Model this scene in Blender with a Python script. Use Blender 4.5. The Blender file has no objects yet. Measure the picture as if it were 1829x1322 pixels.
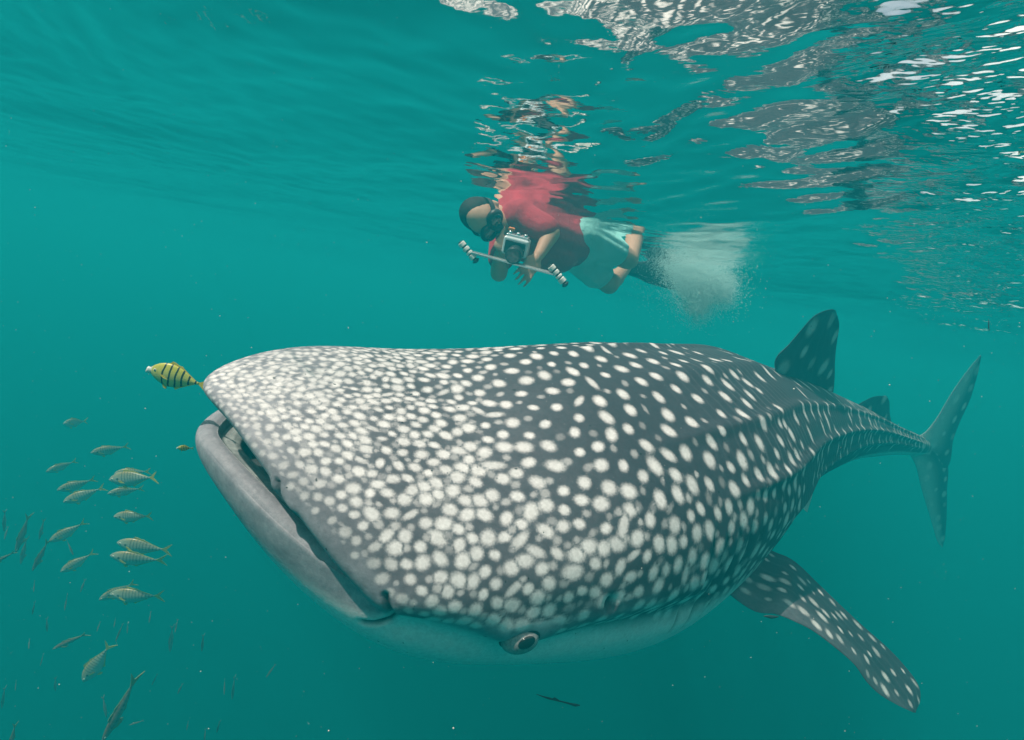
import bpy, bmesh, math, random, time
import numpy as np
from mathutils import Vector, Matrix, kdtree, noise as mnoise
T_START = time.time()
R = math.radians
scene = bpy.context.scene
COL = scene.collection

# ---------------------------------------------------------------- camera
PW, PH, FPX = 1829.0, 1322.0, 914.5
cam_d = bpy.data.cameras.new("camera")
cam_d.sensor_width = 36.0
cam_d.lens = 18.0
cam_d.clip_start = 0.02
cam_d.clip_end = 2000.0
cam = bpy.data.objects.new("camera", cam_d)
COL.objects.link(cam)
CAM_LOC = Vector((0.0, 0.0, -0.55))
CAM_ROT = (Matrix.Rotation(R(90 - 6.2), 3, 'X') @ Matrix.Rotation(R(9.5), 3, 'Z'))
cam.matrix_world = Matrix.Translation(CAM_LOC) @ CAM_ROT.to_4x4()
scene.camera = cam

# ---------------------------------------------------------------- sky, sun, exposure
SUN_ELEV, SUN_AZ = 60.0, 240.0        # degrees; azimuth clockwise from +Y (behind the camera, to its left)
world = bpy.data.worlds.new("World")
scene.world = world
world.use_nodes = True
wn = world.node_tree.nodes
wn.clear()
sky = wn.new("ShaderNodeTexSky")
sky.sky_type = 'NISHITA'
sky.sun_disc = False
sky.sun_elevation = R(SUN_ELEV)
sky.sun_rotation = R(SUN_AZ)
sky.air_density = 1.0
sky.dust_density = 2.0
# broken bright cloud over the whole sky
wtc = wn.new("ShaderNodeTexCoord")
wnz = wn.new("ShaderNodeTexNoise"); wnz.inputs["Scale"].default_value = 3.2; wnz.inputs["Detail"].default_value = 6
wl = world.node_tree.links
wl.new(wtc.outputs["Generated"], wnz.inputs["Vector"])
wmr = wn.new("ShaderNodeMapRange"); wmr.inputs[1].default_value = 0.34; wmr.inputs[2].default_value = 0.54
wl.new(wnz.outputs[0], wmr.inputs[0])
wmx = wn.new("ShaderNodeMix"); wmx.data_type = 'RGBA'
wsep = wn.new("ShaderNodeSeparateXYZ"); wl.new(wtc.outputs["Generated"], wsep.inputs[0])
wup = wn.new("ShaderNodeMapRange"); wup.inputs[1].default_value = -0.02; wup.inputs[2].default_value = 0.06
wl.new(wsep.outputs[2], wup.inputs[0])
wml = wn.new("ShaderNodeMath"); wml.operation = 'MULTIPLY'
wl.new(wmr.outputs[0], wml.inputs[0]); wl.new(wup.outputs[0], wml.inputs[1])
wl.new(wml.outputs[0], wmx.inputs[0]); wl.new(sky.outputs[0], wmx.inputs[6])
wmx.inputs[7].default_value = (12.0, 11.6, 11.0, 1)
bgn = wn.new("ShaderNodeBackground")
bgn.inputs["Strength"].default_value = 0.10
wo = wn.new("ShaderNodeOutputWorld")
wl.new(wmx.outputs[2], bgn.inputs[0])
world.node_tree.links.new(bgn.outputs[0], wo.inputs[0])

sun_d = bpy.data.lights.new("sun", 'SUN')
sun_d.energy = 5.0
sun_d.angle = R(0.5)
sun_d.color = (1.0, 0.82, 0.74)
sun = bpy.data.objects.new("sun", sun_d)
COL.objects.link(sun)
sdir = Vector((math.sin(R(SUN_AZ)) * math.cos(R(SUN_ELEV)), math.cos(R(SUN_AZ)) * math.cos(R(SUN_ELEV)), math.sin(R(SUN_ELEV))))
sun.rotation_euler = sdir.to_track_quat('Z', 'Y').to_euler()
sun.location = sdir * 20

scene.view_settings.view_transform = 'Standard'
scene.view_settings.look = 'None'
scene.view_settings.exposure = 0.35
scene.view_settings.gamma = 1.0
scene.view_settings.use_curve_mapping = False
cy = scene.cycles
cy.use_denoising = True
try:
    cy.denoiser = 'OPENIMAGEDENOISE'
    cy.denoising_prefilter = 'ACCURATE'
except Exception:
    pass
cy.use_adaptive_sampling = False
cy.max_bounces = 10
cy.diffuse_bounces = 3
cy.glossy_bounces = 4
cy.transmission_bounces = 4
cy.transparent_max_bounces = 12
cy.volume_bounces = 3
cy.caustics_reflective = False
cy.caustics_refractive = False
cy.sample_clamp_indirect = 6.0

# ---------------------------------------------------------------- helpers
def tag(o, label=None, cat=None, group=None, kind=None):
    if label: o["label"] = label
    if cat: o["category"] = cat
    if group: o["group"] = group
    if kind: o["kind"] = kind
    return o

def unproj(px, py, depth):
    """world point seen at photograph pixel (px,py) at the given depth along the view axis"""
    v = Vector(((px - PW / 2) / FPX * depth, -(py - PH / 2) / FPX * depth, -depth))
    return CAM_LOC + CAM_ROT @ v

def proj(p):
    v = CAM_ROT.transposed() @ (Vector(p) - CAM_LOC)
    return (PW / 2 + FPX * v.x / -v.z, PH / 2 - FPX * v.y / -v.z, -v.z)

def mesh_np(name, verts, faces, mat=None, parent=None, smooth=True):
    """one mesh object from numpy vertices and faces (faces: (n,3) or (n,4) array, or list of tuples)"""
    me = bpy.data.meshes.new(name)
    verts = np.asarray(verts, dtype=np.float32)
    if isinstance(faces, np.ndarray):
        n, k = faces.shape
        me.vertices.add(len(verts)); me.vertices.foreach_set("co", verts.ravel())
        me.loops.add(n * k); me.loops.foreach_set("vertex_index", faces.astype(np.int32).ravel())
        me.polygons.add(n)
        me.polygons.foreach_set("loop_start", np.arange(0, n * k, k, dtype=np.int32))
        me.polygons.foreach_set("loop_total", np.full(n, k, dtype=np.int32))
        me.update(calc_edges=True)
    else:
        me.from_pydata([tuple(v) for v in verts.tolist()], [], faces)
    me.validate()
    if smooth:
        me.polygons.foreach_set("use_smooth", np.ones(len(me.polygons), dtype=bool))
    o = bpy.data.objects.new(name, me)
    COL.objects.link(o)
    if mat: me.materials.append(mat)
    if parent is not None: o.parent = parent
    return o

def empty(name, loc=(0, 0, 0), rot=None):
    o = bpy.data.objects.new(name, None)
    o.empty_display_size = 0.05
    COL.objects.link(o)
    o.location = loc
    if rot is not None: o.rotation_euler = rot
    return o

def grid_faces(nu, nv, closed_v=False):
    i = np.arange(nu - 1)[:, None]
    vv = nv if closed_v else nv - 1
    j = np.arange(vv)[None, :]
    jn = (j + 1) % nv
    a = i * nv + j; b = i * nv + jn; c = (i + 1) * nv + jn; d = (i + 1) * nv + j
    return np.stack([a, b, c, d], -1).reshape(-1, 4)

def sstep(a, b, x):
    t = np.clip((np.asarray(x, dtype=float) - a) / (b - a), 0, 1)
    return t * t * (3 - 2 * t)

def new_mat(name):
    m = bpy.data.materials.new(name)
    m.use_nodes = True
    nt = m.node_tree
    nt.nodes.clear()
    return m, nt

class NT:
    """terse node building"""
    def __init__(s, name):
        s.m, s.nt = new_mat(name)
    def n(s, typ, **kw):
        nd = s.nt.nodes.new(typ)
        for k, v in kw.items(): setattr(nd, k, v)
        return nd
    def l(s, a, b): s.nt.links.new(a, b)
    def math(s, op, a, b=None, clamp=False):
        nd = s.n("ShaderNodeMath", operation=op, use_clamp=clamp)
        for i, v in enumerate((a, b)):
            if v is None: continue
            if isinstance(v, (int, float)): nd.inputs[i].default_value = v
            else: s.l(v, nd.inputs[i])
        return nd.outputs[0]
    def mix(s, fac, a, b, blend='MIX'):
        nd = s.n("ShaderNodeMix", data_type='RGBA', blend_type=blend)
        for i, v in ((0, fac), (6, a), (7, b)):
            if isinstance(v, (int, float)): nd.inputs[i].default_value = v
            elif isinstance(v, (tuple, list)): nd.inputs[i].default_value = (*v[:3], 1.0)
            else: s.l(v, nd.inputs[i])
        return nd.outputs[2]
    def maprange(s, v, a, b, c=0.0, d=1.0, smooth=False):
        nd = s.n("ShaderNodeMapRange", clamp=True)
        if smooth: nd.interpolation_type = 'SMOOTHSTEP'
        s.l(v, nd.inputs[0])
        for i, x in zip((1, 2, 3, 4), (a, b, c, d)): nd.inputs[i].default_value = x
        return nd.outputs[0]
    def noise(s, vec, scale, detail=3, rough=0.55, out=0):
        nd = s.n("ShaderNodeTexNoise")
        if vec is not None: s.l(vec, nd.inputs["Vector"])
        nd.inputs["Scale"].default_value = scale; nd.inputs["Detail"].default_value = detail; nd.inputs["Roughness"].default_value = rough
        return nd.outputs[out]
    def attr(s, name):
        nd = s.n("ShaderNodeAttribute", attribute_name=name)
        return nd
    def bsdf(s, col=None, rough=0.5, spec=0.5, **kw):
        b = s.n("ShaderNodeBsdfPrincipled")
        if col is not None:
            if isinstance(col, (tuple, list)): b.inputs["Base Color"].default_value = (*col[:3], 1)
            else: s.l(col, b.inputs["Base Color"])
        if isinstance(rough, (int, float)): b.inputs["Roughness"].default_value = rough
        else: s.l(rough, b.inputs["Roughness"])
        b.inputs["Specular IOR Level"].default_value = spec
        for k, v in kw.items(): b.inputs[k.replace("_", " ")].default_value = v
        return b
    def bump(s, h, strength, dist, bs):
        bn = s.n("ShaderNodeBump")
        bn.inputs["Strength"].default_value = strength; bn.inputs["Distance"].default_value = dist
        s.l(h, bn.inputs["Height"]); s.l(bn.outputs[0], bs.inputs["Normal"])
        return bn
    def out(s, sh):
        o = s.n("ShaderNodeOutputMaterial")
        s.l(sh, o.inputs["Surface"])
        return s.m

def simple_mat(name, col, rough=0.5, spec=0.4, var=0.15, scale=40.0, **kw):
    t = NT(name)
    tc = t.n("ShaderNodeTexCoord")
    nz = t.noise(tc.outputs["Object"], scale)
    c = t.mix(nz, tuple(x * (1 - var) for x in col), tuple(min(1, x * (1 + var)) for x in col))
    return t.out(t.bsdf(c, rough, spec, **kw).outputs[0])

# ---------------------------------------------------------------- the sea: surface sheet and the murky body of water under it
def build_water():
    # warped grid: fine close to the camera, coarse far away
    def axis(fine_lo, fine_hi, step, far, growth):
        a = list(np.arange(fine_lo, fine_hi, step))
        x, d = fine_hi, step
        while x < far:
            a.append(x); d *= growth; x += d
        x, d = fine_lo, step
        b = []
        while x > -far:
            d *= growth; x -= d; b.append(x)
        return np.array(b[::-1] + a)
    xs = axis(-2.4, 4.2, 0.0125, 90, 1.03)
    ys = axis(0.1, 5.0, 0.0125, 90, 1.03)
    X, Y = np.meshgrid(xs, ys, indexing='ij')
    rng = np.random.default_rng(11)
    Z = np.zeros_like(X)
    # domain warp so that crests are not straight
    wx = 0.35 * np.sin(0.9 * Y + 1.3 * np.sin(0.6 * X + 0.4)) + 0.12 * np.sin(2.7 * Y + 1.7 * X)
    wy = 0.30 * np.sin(0.8 * X + 1.1 * np.sin(0.7 * Y + 2.0)) + 0.10 * np.sin(3.1 * X - 1.3 * Y)
    Xw, Yw = X + wx, Y + wy
    right = sstep(-0.20, 0.06, X - 0.75 * Y + 0.1 + 0.10 * np.sin(3.1 * Y + 0.7 * X) + 0.07 * np.sin(6.3 * X - 2.2 * Y) + 0.05 * np.sin(11.0 * Y + 4.0 * X))             # choppier water on the right
    d0 = R(62)                                         # main travel direction
    for lam, amp, n, spread, chop in WAVES:
        for _ in range(n):
            th = d0 + rng.normal(0, spread)
            k = 2 * math.pi / (lam * rng.uniform(0.75, 1.3))
            ph = rng.uniform(0, 2 * math.pi)
            a = amp / math.sqrt(n) * rng.uniform(0.6, 1.3)
            w = np.sin(k * (Xw * math.cos(th) + Yw * math.sin(th)) + ph)
            Z += a * (1 + chop * right) * w
    fade = 1 - 0.6 * sstep(8, 40, np.hypot(X, Y))
    Z *= fade
    V = np.stack([X, Y, Z], -1).reshape(-1, 3)
    t = NT("water_surface")
    geo = t.n("ShaderNodeNewGeometry")
    # capillary ripples, long-crested, strongest in the gusty patch
    du_ = t.n("ShaderNodeVectorMath", operation='DOT_PRODUCT'); t.l(geo.outputs["Position"], du_.inputs[0]); du_.inputs[1].default_value = (math.cos(d0), math.sin(d0), 0)
    dv_ = t.n("ShaderNodeVectorMath", operation='DOT_PRODUCT'); t.l(geo.outputs["Position"], dv_.inputs[0]); dv_.inputs[1].default_value = (-0.5 * math.sin(d0), 0.5 * math.cos(d0), 0)
    cv_ = t.n("ShaderNodeCombineXYZ"); t.l(du_.outputs["Value"], cv_.inputs[0]); t.l(dv_.outputs["Value"], cv_.inputs[1])
    nz1 = t.noise(cv_.outputs[0], 26.0, 2, 0.45); nz2 = t.noise(cv_.outputs[0], 60.0, 1, 0.5)
    gust = t.attr("gust").outputs["Fac"]
    patchy = t.maprange(t.noise(geo.outputs["Position"], 4.5, 2, 0.5), 0.36, 0.58, 0.35, 1.0)
    k1 = t.math('ADD', t.math('MULTIPLY', t.math('MULTIPLY', gust, patchy), RIPPLE[1]), RIPPLE[0])
    h = t.math('MULTIPLY', t.math('ADD', nz1, t.math('MULTIPLY', nz2, 0.30)), k1)
    bn = t.n("ShaderNodeBump"); bn.inputs["Strength"].default_value = 1.0; bn.inputs["Distance"].default_value = 1.0
    t.l(h, bn.inputs["Height"])
    fr = t.n("ShaderNodeFresnel"); fr.inputs["IOR"].default_value = 1.333
    t.l(bn.outputs[0], fr.inputs["Normal"])
    gl = t.n("ShaderNodeBsdfGlossy"); gl.inputs["Roughness"].default_value = 0.045
    gl.inputs["Color"].default_value = (1, 1, 1, 1)
    t.l(bn.outputs[0], gl.inputs["Normal"])
    tr = t.n("ShaderNodeBsdfTransparent")
    mx = t.n("ShaderNodeMixShader")
    t.l(fr.outputs[0], mx.inputs[0]); t.l(tr.outputs[0], mx.inputs[1]); t.l(gl.outputs[0], mx.inputs[2])
    m = t.out(mx.outputs[0])
    o = mesh_np("water", V, grid_faces(len(xs), len(ys))[:, ::-1].copy(), m)
    ga = o.data.attributes.new("gust", 'FLOAT', 'POINT'); ga.data.foreach_set("value", right.ravel().astype(np.float32))
    tag(o, kind="structure")
    return o
RIPPLE = (0.0010, 0.0220)
WAVES = [(7.0, 0.05, 4, 0.35, 0.0), (2.2, 0.024, 5, 0.35, 0.0), (0.8, 0.012, 7, 0.45, 0.0), (0.33, 0.0034, 9, 0.50, 0.0), (0.15, 0.0026, 11, 0.7, 0.5), (0.08, 0.0010, 13, 0.9, 1.6)]
water = build_water()

def build_haze():
    L, B, T = 88.0, -40.0, 0.25
    v = [(-L, -L, B), (L, -L, B), (L, L, B), (-L, L, B), (-L, -L, T), (L, -L, T), (L, L, T), (-L, L, T)]
    f = [(0, 3, 2, 1), (4, 5, 6, 7), (0, 1, 5, 4), (1, 2, 6, 5), (2, 3, 7, 6), (3, 0, 4, 7)]
    m = bpy.data.materials.new("murky_water"); m.use_nodes = True
    nt = m.node_tree; nt.nodes.clear()
    pv = nt.nodes.new("ShaderNodeVolumePrincipled")
    pv.inputs["Color"].default_value = HAZE_COL
    pv.inputs["Absorption Color"].default_value = HAZE_ABS
    pv.inputs["Density"].default_value = HAZE_DENS
    pv.inputs["Anisotropy"].default_value = 0.1
    on = nt.nodes.new("ShaderNodeOutputMaterial")
    nt.links.new(pv.outputs[0], on.inputs["Volume"])
    o = mesh_np("haze", v, f, m, smooth=False)
    tag(o, "murky turquoise water filling the whole sea", None, None, "stuff")
    return o
HAZE_COL = (0.0020, 0.100, 0.118, 1)
HAZE_ABS = (0.545, 0.735, 0.705, 1)
HAZE_DENS = 0.70
haze = build_haze()

# ---- resolution of the shark's skin
PREV_N = 420
# ================================================================ the whale shark
SH_PTS = np.array([(-.715, 1.125, -.845), (-.15, 1.36, -.98), (.52, 1.84, -1.06), (1.11, 2.38, -1.08), (2.1, 3.12, -1.20), (3.1, 3.78, -1.43), (3.75, 4.17, -1.58)])
SH_ROLL = ([0, 1.0, 2.2, 3.4, 5.5], [20.5, 23.5, 22, 16, 9])

def catmull(P, n):
    P = np.vstack([2 * P[0] - P[1], P, 2 * P[-1] - P[-2]])
    out = []
    for i in range(1, len(P) - 2):
        t = np.linspace(0, 1, n, endpoint=False)[:, None]
        p0, p1, p2, p3 = P[i - 1], P[i], P[i + 1], P[i + 2]
        out.append(0.5 * ((2 * p1) + (-p0 + p2) * t + (2 * p0 - 5 * p1 + 4 * p2 - p3) * t ** 2 + (-p0 + 3 * p1 - 3 * p2 + p3) * t ** 3))
    out.append(P[-2][None])
    return np.vstack(out)

# the spine points were measured in a slightly different level; turn them about the lens into the present one
_R0 = np.array(Matrix.Rotation(R(90 - 9.2), 3, 'X') @ Matrix.Rotation(R(5.0), 3, 'Z'))
_RX = np.array(CAM_ROT) @ _R0.T
def relevel(P): return (np.asarray(P) - np.array([0, 0, -0.52])) @ _RX.T + np.array(CAM_LOC)

class Spine:
    def __init__(s, pts, roll):
        c = catmull(pts, 60)
        for _ in range(40):
            c[1:-1] = 0.25 * c[:-2] + 0.5 * c[1:-1] + 0.25 * c[2:]
        d = np.r_[0, np.cumsum(np.linalg.norm(np.diff(c, axis=0), axis=1))]
        s.S = np.linspace(0, d[-1], 800)
        s.C = np.stack([np.interp(s.S, d, c[:, k]) for k in range(3)], -1)
        T = np.gradient(s.C, s.S, axis=0)
        s.T = T / np.linalg.norm(T, axis=1, keepdims=True)
        up = np.array([0, 0, 1.0])
        L0 = np.cross(s.T, -up); L0 /= np.linalg.norm(L0, axis=1, keepdims=True)   # toward the camera side
        L0 = np.where((L0[:, 1:2] > 0), -L0, L0)
        U0 = np.cross(L0, s.T); U0 = np.where(U0[:, 2:3] < 0, -U0, U0)
        r = np.radians(np.interp(s.S, roll[0], roll[1]))[:, None]
        s.L = L0 * np.cos(r) - U0 * np.sin(r)
        s.U = L0 * np.sin(r) + U0 * np.cos(r)
        s.len = d[-1]
        s.C = relevel(s.C); s.T = s.T @ _RX.T; s.L = s.L @ _RX.T; s.U = s.U @ _RX.T
    def at(s, arr, x):
        return np.stack([np.interp(x, s.S, arr[:, k]) for k in range(3)], -1)
    def world(s, x, l, u):
        x = np.asarray(x, float)
        xc = np.clip(x, 0, s.len)
        p = s.at(s.C, xc) + s.at(s.T, xc) * (x - xc)[..., None]
        return p + s.at(s.L, xc) * np.asarray(l)[..., None] + s.at(s.U, xc) * np.asarray(u)[..., None]
SP = Spine(SH_PTS, SH_ROLL)

def smooth_interp(x, xp, fp):
    """monotone-ish cubic through the table"""
    xp = np.asarray(xp, float); fp = np.asarray(fp, float)
    h = np.diff(xp); dl = np.diff(fp) / h
    m = np.empty_like(fp)
    m[1:-1] = np.where(dl[:-1] * dl[1:] > 0, 2 * dl[:-1] * dl[1:] / (dl[:-1] + dl[1:] + 1e-12), 0)
    m[0], m[-1] = dl[0], dl[-1]
    i = np.clip(np.searchsorted(xp, x) - 1, 0, len(h) - 1)
    t = (x - xp[i]) / h[i]
    t = np.clip(t, 0, 1)
    return ((2 * t ** 3 - 3 * t ** 2 + 1) * fp[i] + (t ** 3 - 2 * t ** 2 + t) * h[i] * m[i]
            + (-2 * t ** 3 + 3 * t ** 2) * fp[i + 1] + (t ** 3 - t ** 2) * h[i] * m[i + 1])

#            s:   .7   1.1   1.5   1.9   2.4   2.9   3.4   3.9   4.3   4.7  4.95
BS = np.array([0.70, 1.10, 1.50, 1.90, 2.40, 2.90, 3.40, 3.90, 4.30, 4.70, 5.00])
BW = np.array([0.50, 0.52, 0.50, 0.45, 0.36, 0.27, 0.20, 0.145, .115, .085, .03])
BT = np.array([0.162, 0.265, .335, 0.34, 0.29, 0.23, 0.17, 0.12, 0.09, 0.07, .03])
BB = np.array([0.42, 0.52, 0.50, 0.43, 0.34, 0.275, 0.225, 0.165, .115, .075, .03])

def section(s, th):
    """body cross-section point (l,u) at station s for angle th (0 = near flank, pi/2 = back)"""
    w = smooth_interp(s, BS, BW); t = smooth_interp(s, BS, BT); b = smooth_interp(s, BS, BB)
    c, sn = np.cos(th), np.sin(th)
    up = sn >= 0
    boxy = 0.94 - 0.34 * (1 - sstep(1.2, 2.4, s))
    l = w * np.sign(c) * np.where(up, np.abs(c) ** 0.94, np.abs(c) ** boxy * (1 + (0.14 + 0.16 * sstep(0.7, 1.15, s)) * (1 - sstep(1.2, 2.2, s)) * np.abs(sn) * np.abs(c)))
    u = np.where(up, t * np.abs(sn) ** 1.0, -b * np.abs(sn) ** 0.9)
    return l, u

MW = 0.425     # half width of the mouth
MD = 0.40
def lip(th):
    c, sn = np.cos(th), np.sin(th)
    up = sn >= 0
    q = np.sign(c) * np.abs(c) ** 0.9
    aq = np.abs(q)
    sU = 0.02 + MD * aq ** 1.25
    uU = 0.035 - 0.085 * aq ** 2.0 + 0.035 * np.sin(math.pi * np.clip(aq, 0, 1))
    gap = 0.102 * (1 - aq ** 2.6)
    sL = 0.015 + (MD + 0.02) * aq ** 1.5
    l = MW * q
    s = np.where(up, sU, sL)
    u = np.where(up, uU, uU - gap)
    return s, l, u

def hermite(p0, t0, p1, t1, t):
    return ((2 * t ** 3 - 3 * t ** 2 + 1) * p0 + (t ** 3 - 2 * t ** 2 + t) * t0 + (-2 * t ** 3 + 3 * t ** 2) * p1 + (t ** 3 - t ** 2) * t1)

HEAD_S = 0.70
def head(t, th):
    """from lip (t=0) back to the section at HEAD_S (t=1); returns s,l,u"""
    s0, l0, u0 = lip(th)
    s1 = np.full_like(th, HEAD_S)
    l1, u1 = section(s1, th)
    e = 0.02
    l2, u2 = section(s1 + e, th)
    c, sn = np.cos(th), np.sin(th)
    up = sn >= 0
    mid = np.abs(sn) ** 0.7
    ds1 = 0.75
    T1 = np.stack([np.full_like(th, ds1), (l2 - l1) / e * ds1, (u2 - u1) / e * ds1], -1)
    # leaving the lip: the snout bulges forward a little then climbs; the jaw drops and bulges forward
    T0u = np.stack([-0.42 * mid + 0.10 * (1 - mid), 0.16 * c * (1 - 0.5 * mid), 0.30 * mid], -1)
    T0l = np.stack([-0.10 * mid + 0.10 * (1 - mid), 0.10 * c * (1 - 0.5 * mid), -0.40 * mid], -1)
    T0 = np.where(up[:, None], T0u, T0l)
    P0 = np.stack([s0, l0, u0], -1); P1 = np.stack([s1, l1, u1], -1)
    tt = np.asarray(t)[:, None]
    return hermite(P0, T0, P1, T1, tt)

def body_slu(sig, th):
    """sig in 0..1 head, above 1 body with s = HEAD_S + (sig-1)"""
    sig = np.asarray(sig, float); th = np.asarray(th, float)
    out = np.zeros(sig.shape + (3,))
    h = sig <= 1
    out[h] = head(sig[h], th[h])
    b = ~h
    s = HEAD_S + (sig[b] - 1)
    l, u = section(s, th[b])
    out[b] = np.stack([s, l, u], -1)
    return out


IN_LO = np.array([(0, 0), (.014, .011), (.030, .013), (.043, .010), (.049, -.003), (.060, -.009), (.080, -.011), (.098, -.020), (.115, -.055), (.20, -.085), (.36, -.085)])
IN_UP = np.array([(0, 0), (.008, -.010), (.02, -.006), (.04, .012), (.07, .025), (.10, .03), (.14, .03), (.18, .03), (.22, .02), (.28, .01), (.34, .0)])
def inside(t, th):
    """mouth lining, t 0 at the lip to 1 in the throat"""
    s0, l0, u0 = lip(th)
    c, sn = np.cos(th), np.sin(th)
    up = sn >= 0
    k = t * (len(IN_LO) - 1)
    ar = np.arange(len(IN_LO))
    d = np.where(up, np.interp(k, ar, IN_UP[:, 0]), np.interp(k, ar, IN_LO[:, 0]))
    h = np.where(up, np.interp(k, ar, IN_UP[:, 1]), np.interp(k, ar, IN_LO[:, 1]))
    dx, dl = 0.62 - s0, 0.0 - l0
    n = np.hypot(dx, dl)
    f = 0.25 + 0.75 * np.abs(sn) ** 0.6
    return np.stack([s0 + dx / n * d * f, l0 + dl / n * d * f, u0 + h * f], -1)

NTH = PREV_N
n_in, n_hd = max(30, PREV_N // 5), PREV_N // 2
t_in = np.linspace(1, 0, n_in, endpoint=False)
sig_list = np.r_[-t_in, np.linspace(0, 1, n_hd, endpoint=False) ** 1.25, np.linspace(1, 1 + 4.30, PREV_N)]
# a little denser around the corners of the mouth
th_list = np.linspace(0, 2 * math.pi, NTH, endpoint=False)
SG, TH = np.meshgrid(sig_list, th_list, indexing='ij')
sg, th = SG.ravel(), TH.ravel()
slu = np.zeros((len(sg), 3))
neg = sg < 0
slu[neg] = inside(-sg[neg], th[neg])
slu[~neg] = body_slu(sg[~neg], th[~neg])
G3 = slu.reshape(len(sig_list), NTH, 3)
# round the lips, and blend the head into the trunk
for _ in range(int(6 * (PREV_N / 160) ** 2)):
    w = 0.5 * np.exp(-((np.arange(len(sig_list)) - n_in) / (4.0 * PREV_N / 160)) ** 2)[1:-1, None, None]
    G3[1:-1] += w * (0.5 * (G3[:-2] + G3[2:]) - G3[1:-1])
for _ in range(int(60 * (PREV_N / 160) ** 2)):
    w = 0.5 * np.exp(-((np.arange(len(sig_list)) - n_in - n_hd) / (24.0 * PREV_N / 160)) ** 2)[1:-1, None, None]
    G3[1:-1] += w * (0.5 * (G3[:-2] + G3[2:]) - G3[1:-1])
    w2 = 0.25 * np.exp(-((np.arange(len(sig_list)) - n_in - n_hd) / (50.0 * PREV_N / 160)) ** 2)[:, None, None]
    G3 += w2 * (0.5 * (np.roll(G3, 1, 1) + np.roll(G3, -1, 1)) - G3)
slu = G3.reshape(-1, 3)
V = SP.world(slu[:, 0], slu[:, 1], slu[:, 2])

def grid_normals(V, n, m):
    P = V.reshape(n, m, 3)
    du = np.gradient(P, axis=0)
    dv = np.roll(P, -1, 1) - np.roll(P, 1, 1)
    N = np.cross(dv, du)
    N /= np.linalg.norm(N, axis=2, keepdims=True) + 1e-12
    return N.reshape(-1, 3)
NRM = grid_normals(V, len(sig_list), NTH)
_axis = SP.world(slu[:, 0], 0 * slu[:, 0], 0 * slu[:, 0])
_chk = np.sum(NRM * (V - _axis), 1)[~neg].mean()
if _chk < 0: NRM = -NRM
# ---------------------------------------------------------------- picking places on the skin, folds, gills, ridges
def project_np(P):
    Rm = np.array(CAM_ROT); v = (P - np.array(CAM_LOC)) @ Rm
    return np.stack([PW / 2 + FPX * v[:, 0] / -v[:, 2], PH / 2 - FPX * v[:, 1] / -v[:, 2], -v[:, 2]], -1)
PIX = project_np(V)
_view = V - np.array(CAM_LOC)
FRONT = (np.sum(NRM * _view, 1) < 0) & (sg >= 0)
def pick(px, py):
    """index of the skin vertex that lies at the given place of the body"""
    d = np.hypot(PIX[:, 0] - px, PIX[:, 1] - py)
    cand = np.where(FRONT & (d < 14))[0]
    if len(cand) == 0:
        cand = np.where(FRONT)[0]
        return int(cand[np.argmin(d[cand])])
    near = PIX[cand, 2].min()
    cand = cand[PIX[cand, 2] < near + 0.12]
    return int(cand[np.argmin(d[cand])])

def dist_to_polyline(P, line, closed=False):
    D = np.full(len(P), 9.0)
    n = len(line)
    for i in range(n if closed else n - 1):
        a, b = line[i], line[(i + 1) % n]
        ab = b - a
        t = np.clip(((P - a) @ ab) / (ab @ ab + 1e-12), 0, 1)
        D = np.minimum(D, np.linalg.norm(P - a - t[:, None] * ab, axis=1))
    return D

DISP = np.zeros(len(V))
S_, TH_ = slu[:, 0], th
thp = np.where(TH_ > math.pi, TH_ - 2 * math.pi, TH_)            # -pi..pi, 0 near flank, + above
ths = np.where(np.abs(thp) > math.pi / 2, np.sign(thp) * (math.pi - np.abs(thp)), thp)   # same for both flanks
outer = sg >= 0
# ridges along the back
for k, (t0, t1, s0, hh) in enumerate(((1.12, 0.98, 0.95, 0.013), (0.66, 0.50, 1.15, 0.014), (0.22, 0.05, 1.5, 0.012))):
    tc = t0 + (t1 - t0) * np.clip((S_ - 1) / 2.5, 0, 1)
    wd = 0.055 + 0.03 * sstep(1.5, 4, S_)
    DISP += outer * hh * sstep(s0, s0 + 0.4, S_) * (1 - sstep(4.2, 4.7, S_)) * np.exp(-((ths - tc) / wd) ** 2)
DISP += outer * 0.018 * np.exp(-((thp - math.pi / 2) / 0.10) ** 2) * sstep(1.0, 1.6, S_) * (1 - sstep(2.0, 2.3, S_))
# gill slits
GILL = np.zeros(len(V))
for k in range(5):
    sc = 1.16 + 0.062 * k + 0.03 * ths
    g = np.exp(-((S_ - sc) / 0.0075) ** 2) * sstep(-0.42, -0.3, ths) * (1 - sstep(0.32 - 0.03 * k, 0.48 - 0.03 * k, ths)) * outer
    b = np.exp(-((S_ - sc + 0.022) / 0.016) ** 2) * sstep(-0.42, -0.3, ths) * (1 - sstep(0.32, 0.48, ths)) * outer
    GILL = np.maximum(GILL, g)
    DISP += 0.004 * b - 0.008 * g
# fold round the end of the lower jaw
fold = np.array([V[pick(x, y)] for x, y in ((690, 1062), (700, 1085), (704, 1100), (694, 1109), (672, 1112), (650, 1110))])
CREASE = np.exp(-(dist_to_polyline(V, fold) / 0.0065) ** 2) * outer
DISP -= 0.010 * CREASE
lobe = V[pick(668, 1085)]
DISP += outer * 0.006 * np.exp(-(np.linalg.norm(V - lobe, axis=1) / 0.035) ** 2)
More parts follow.
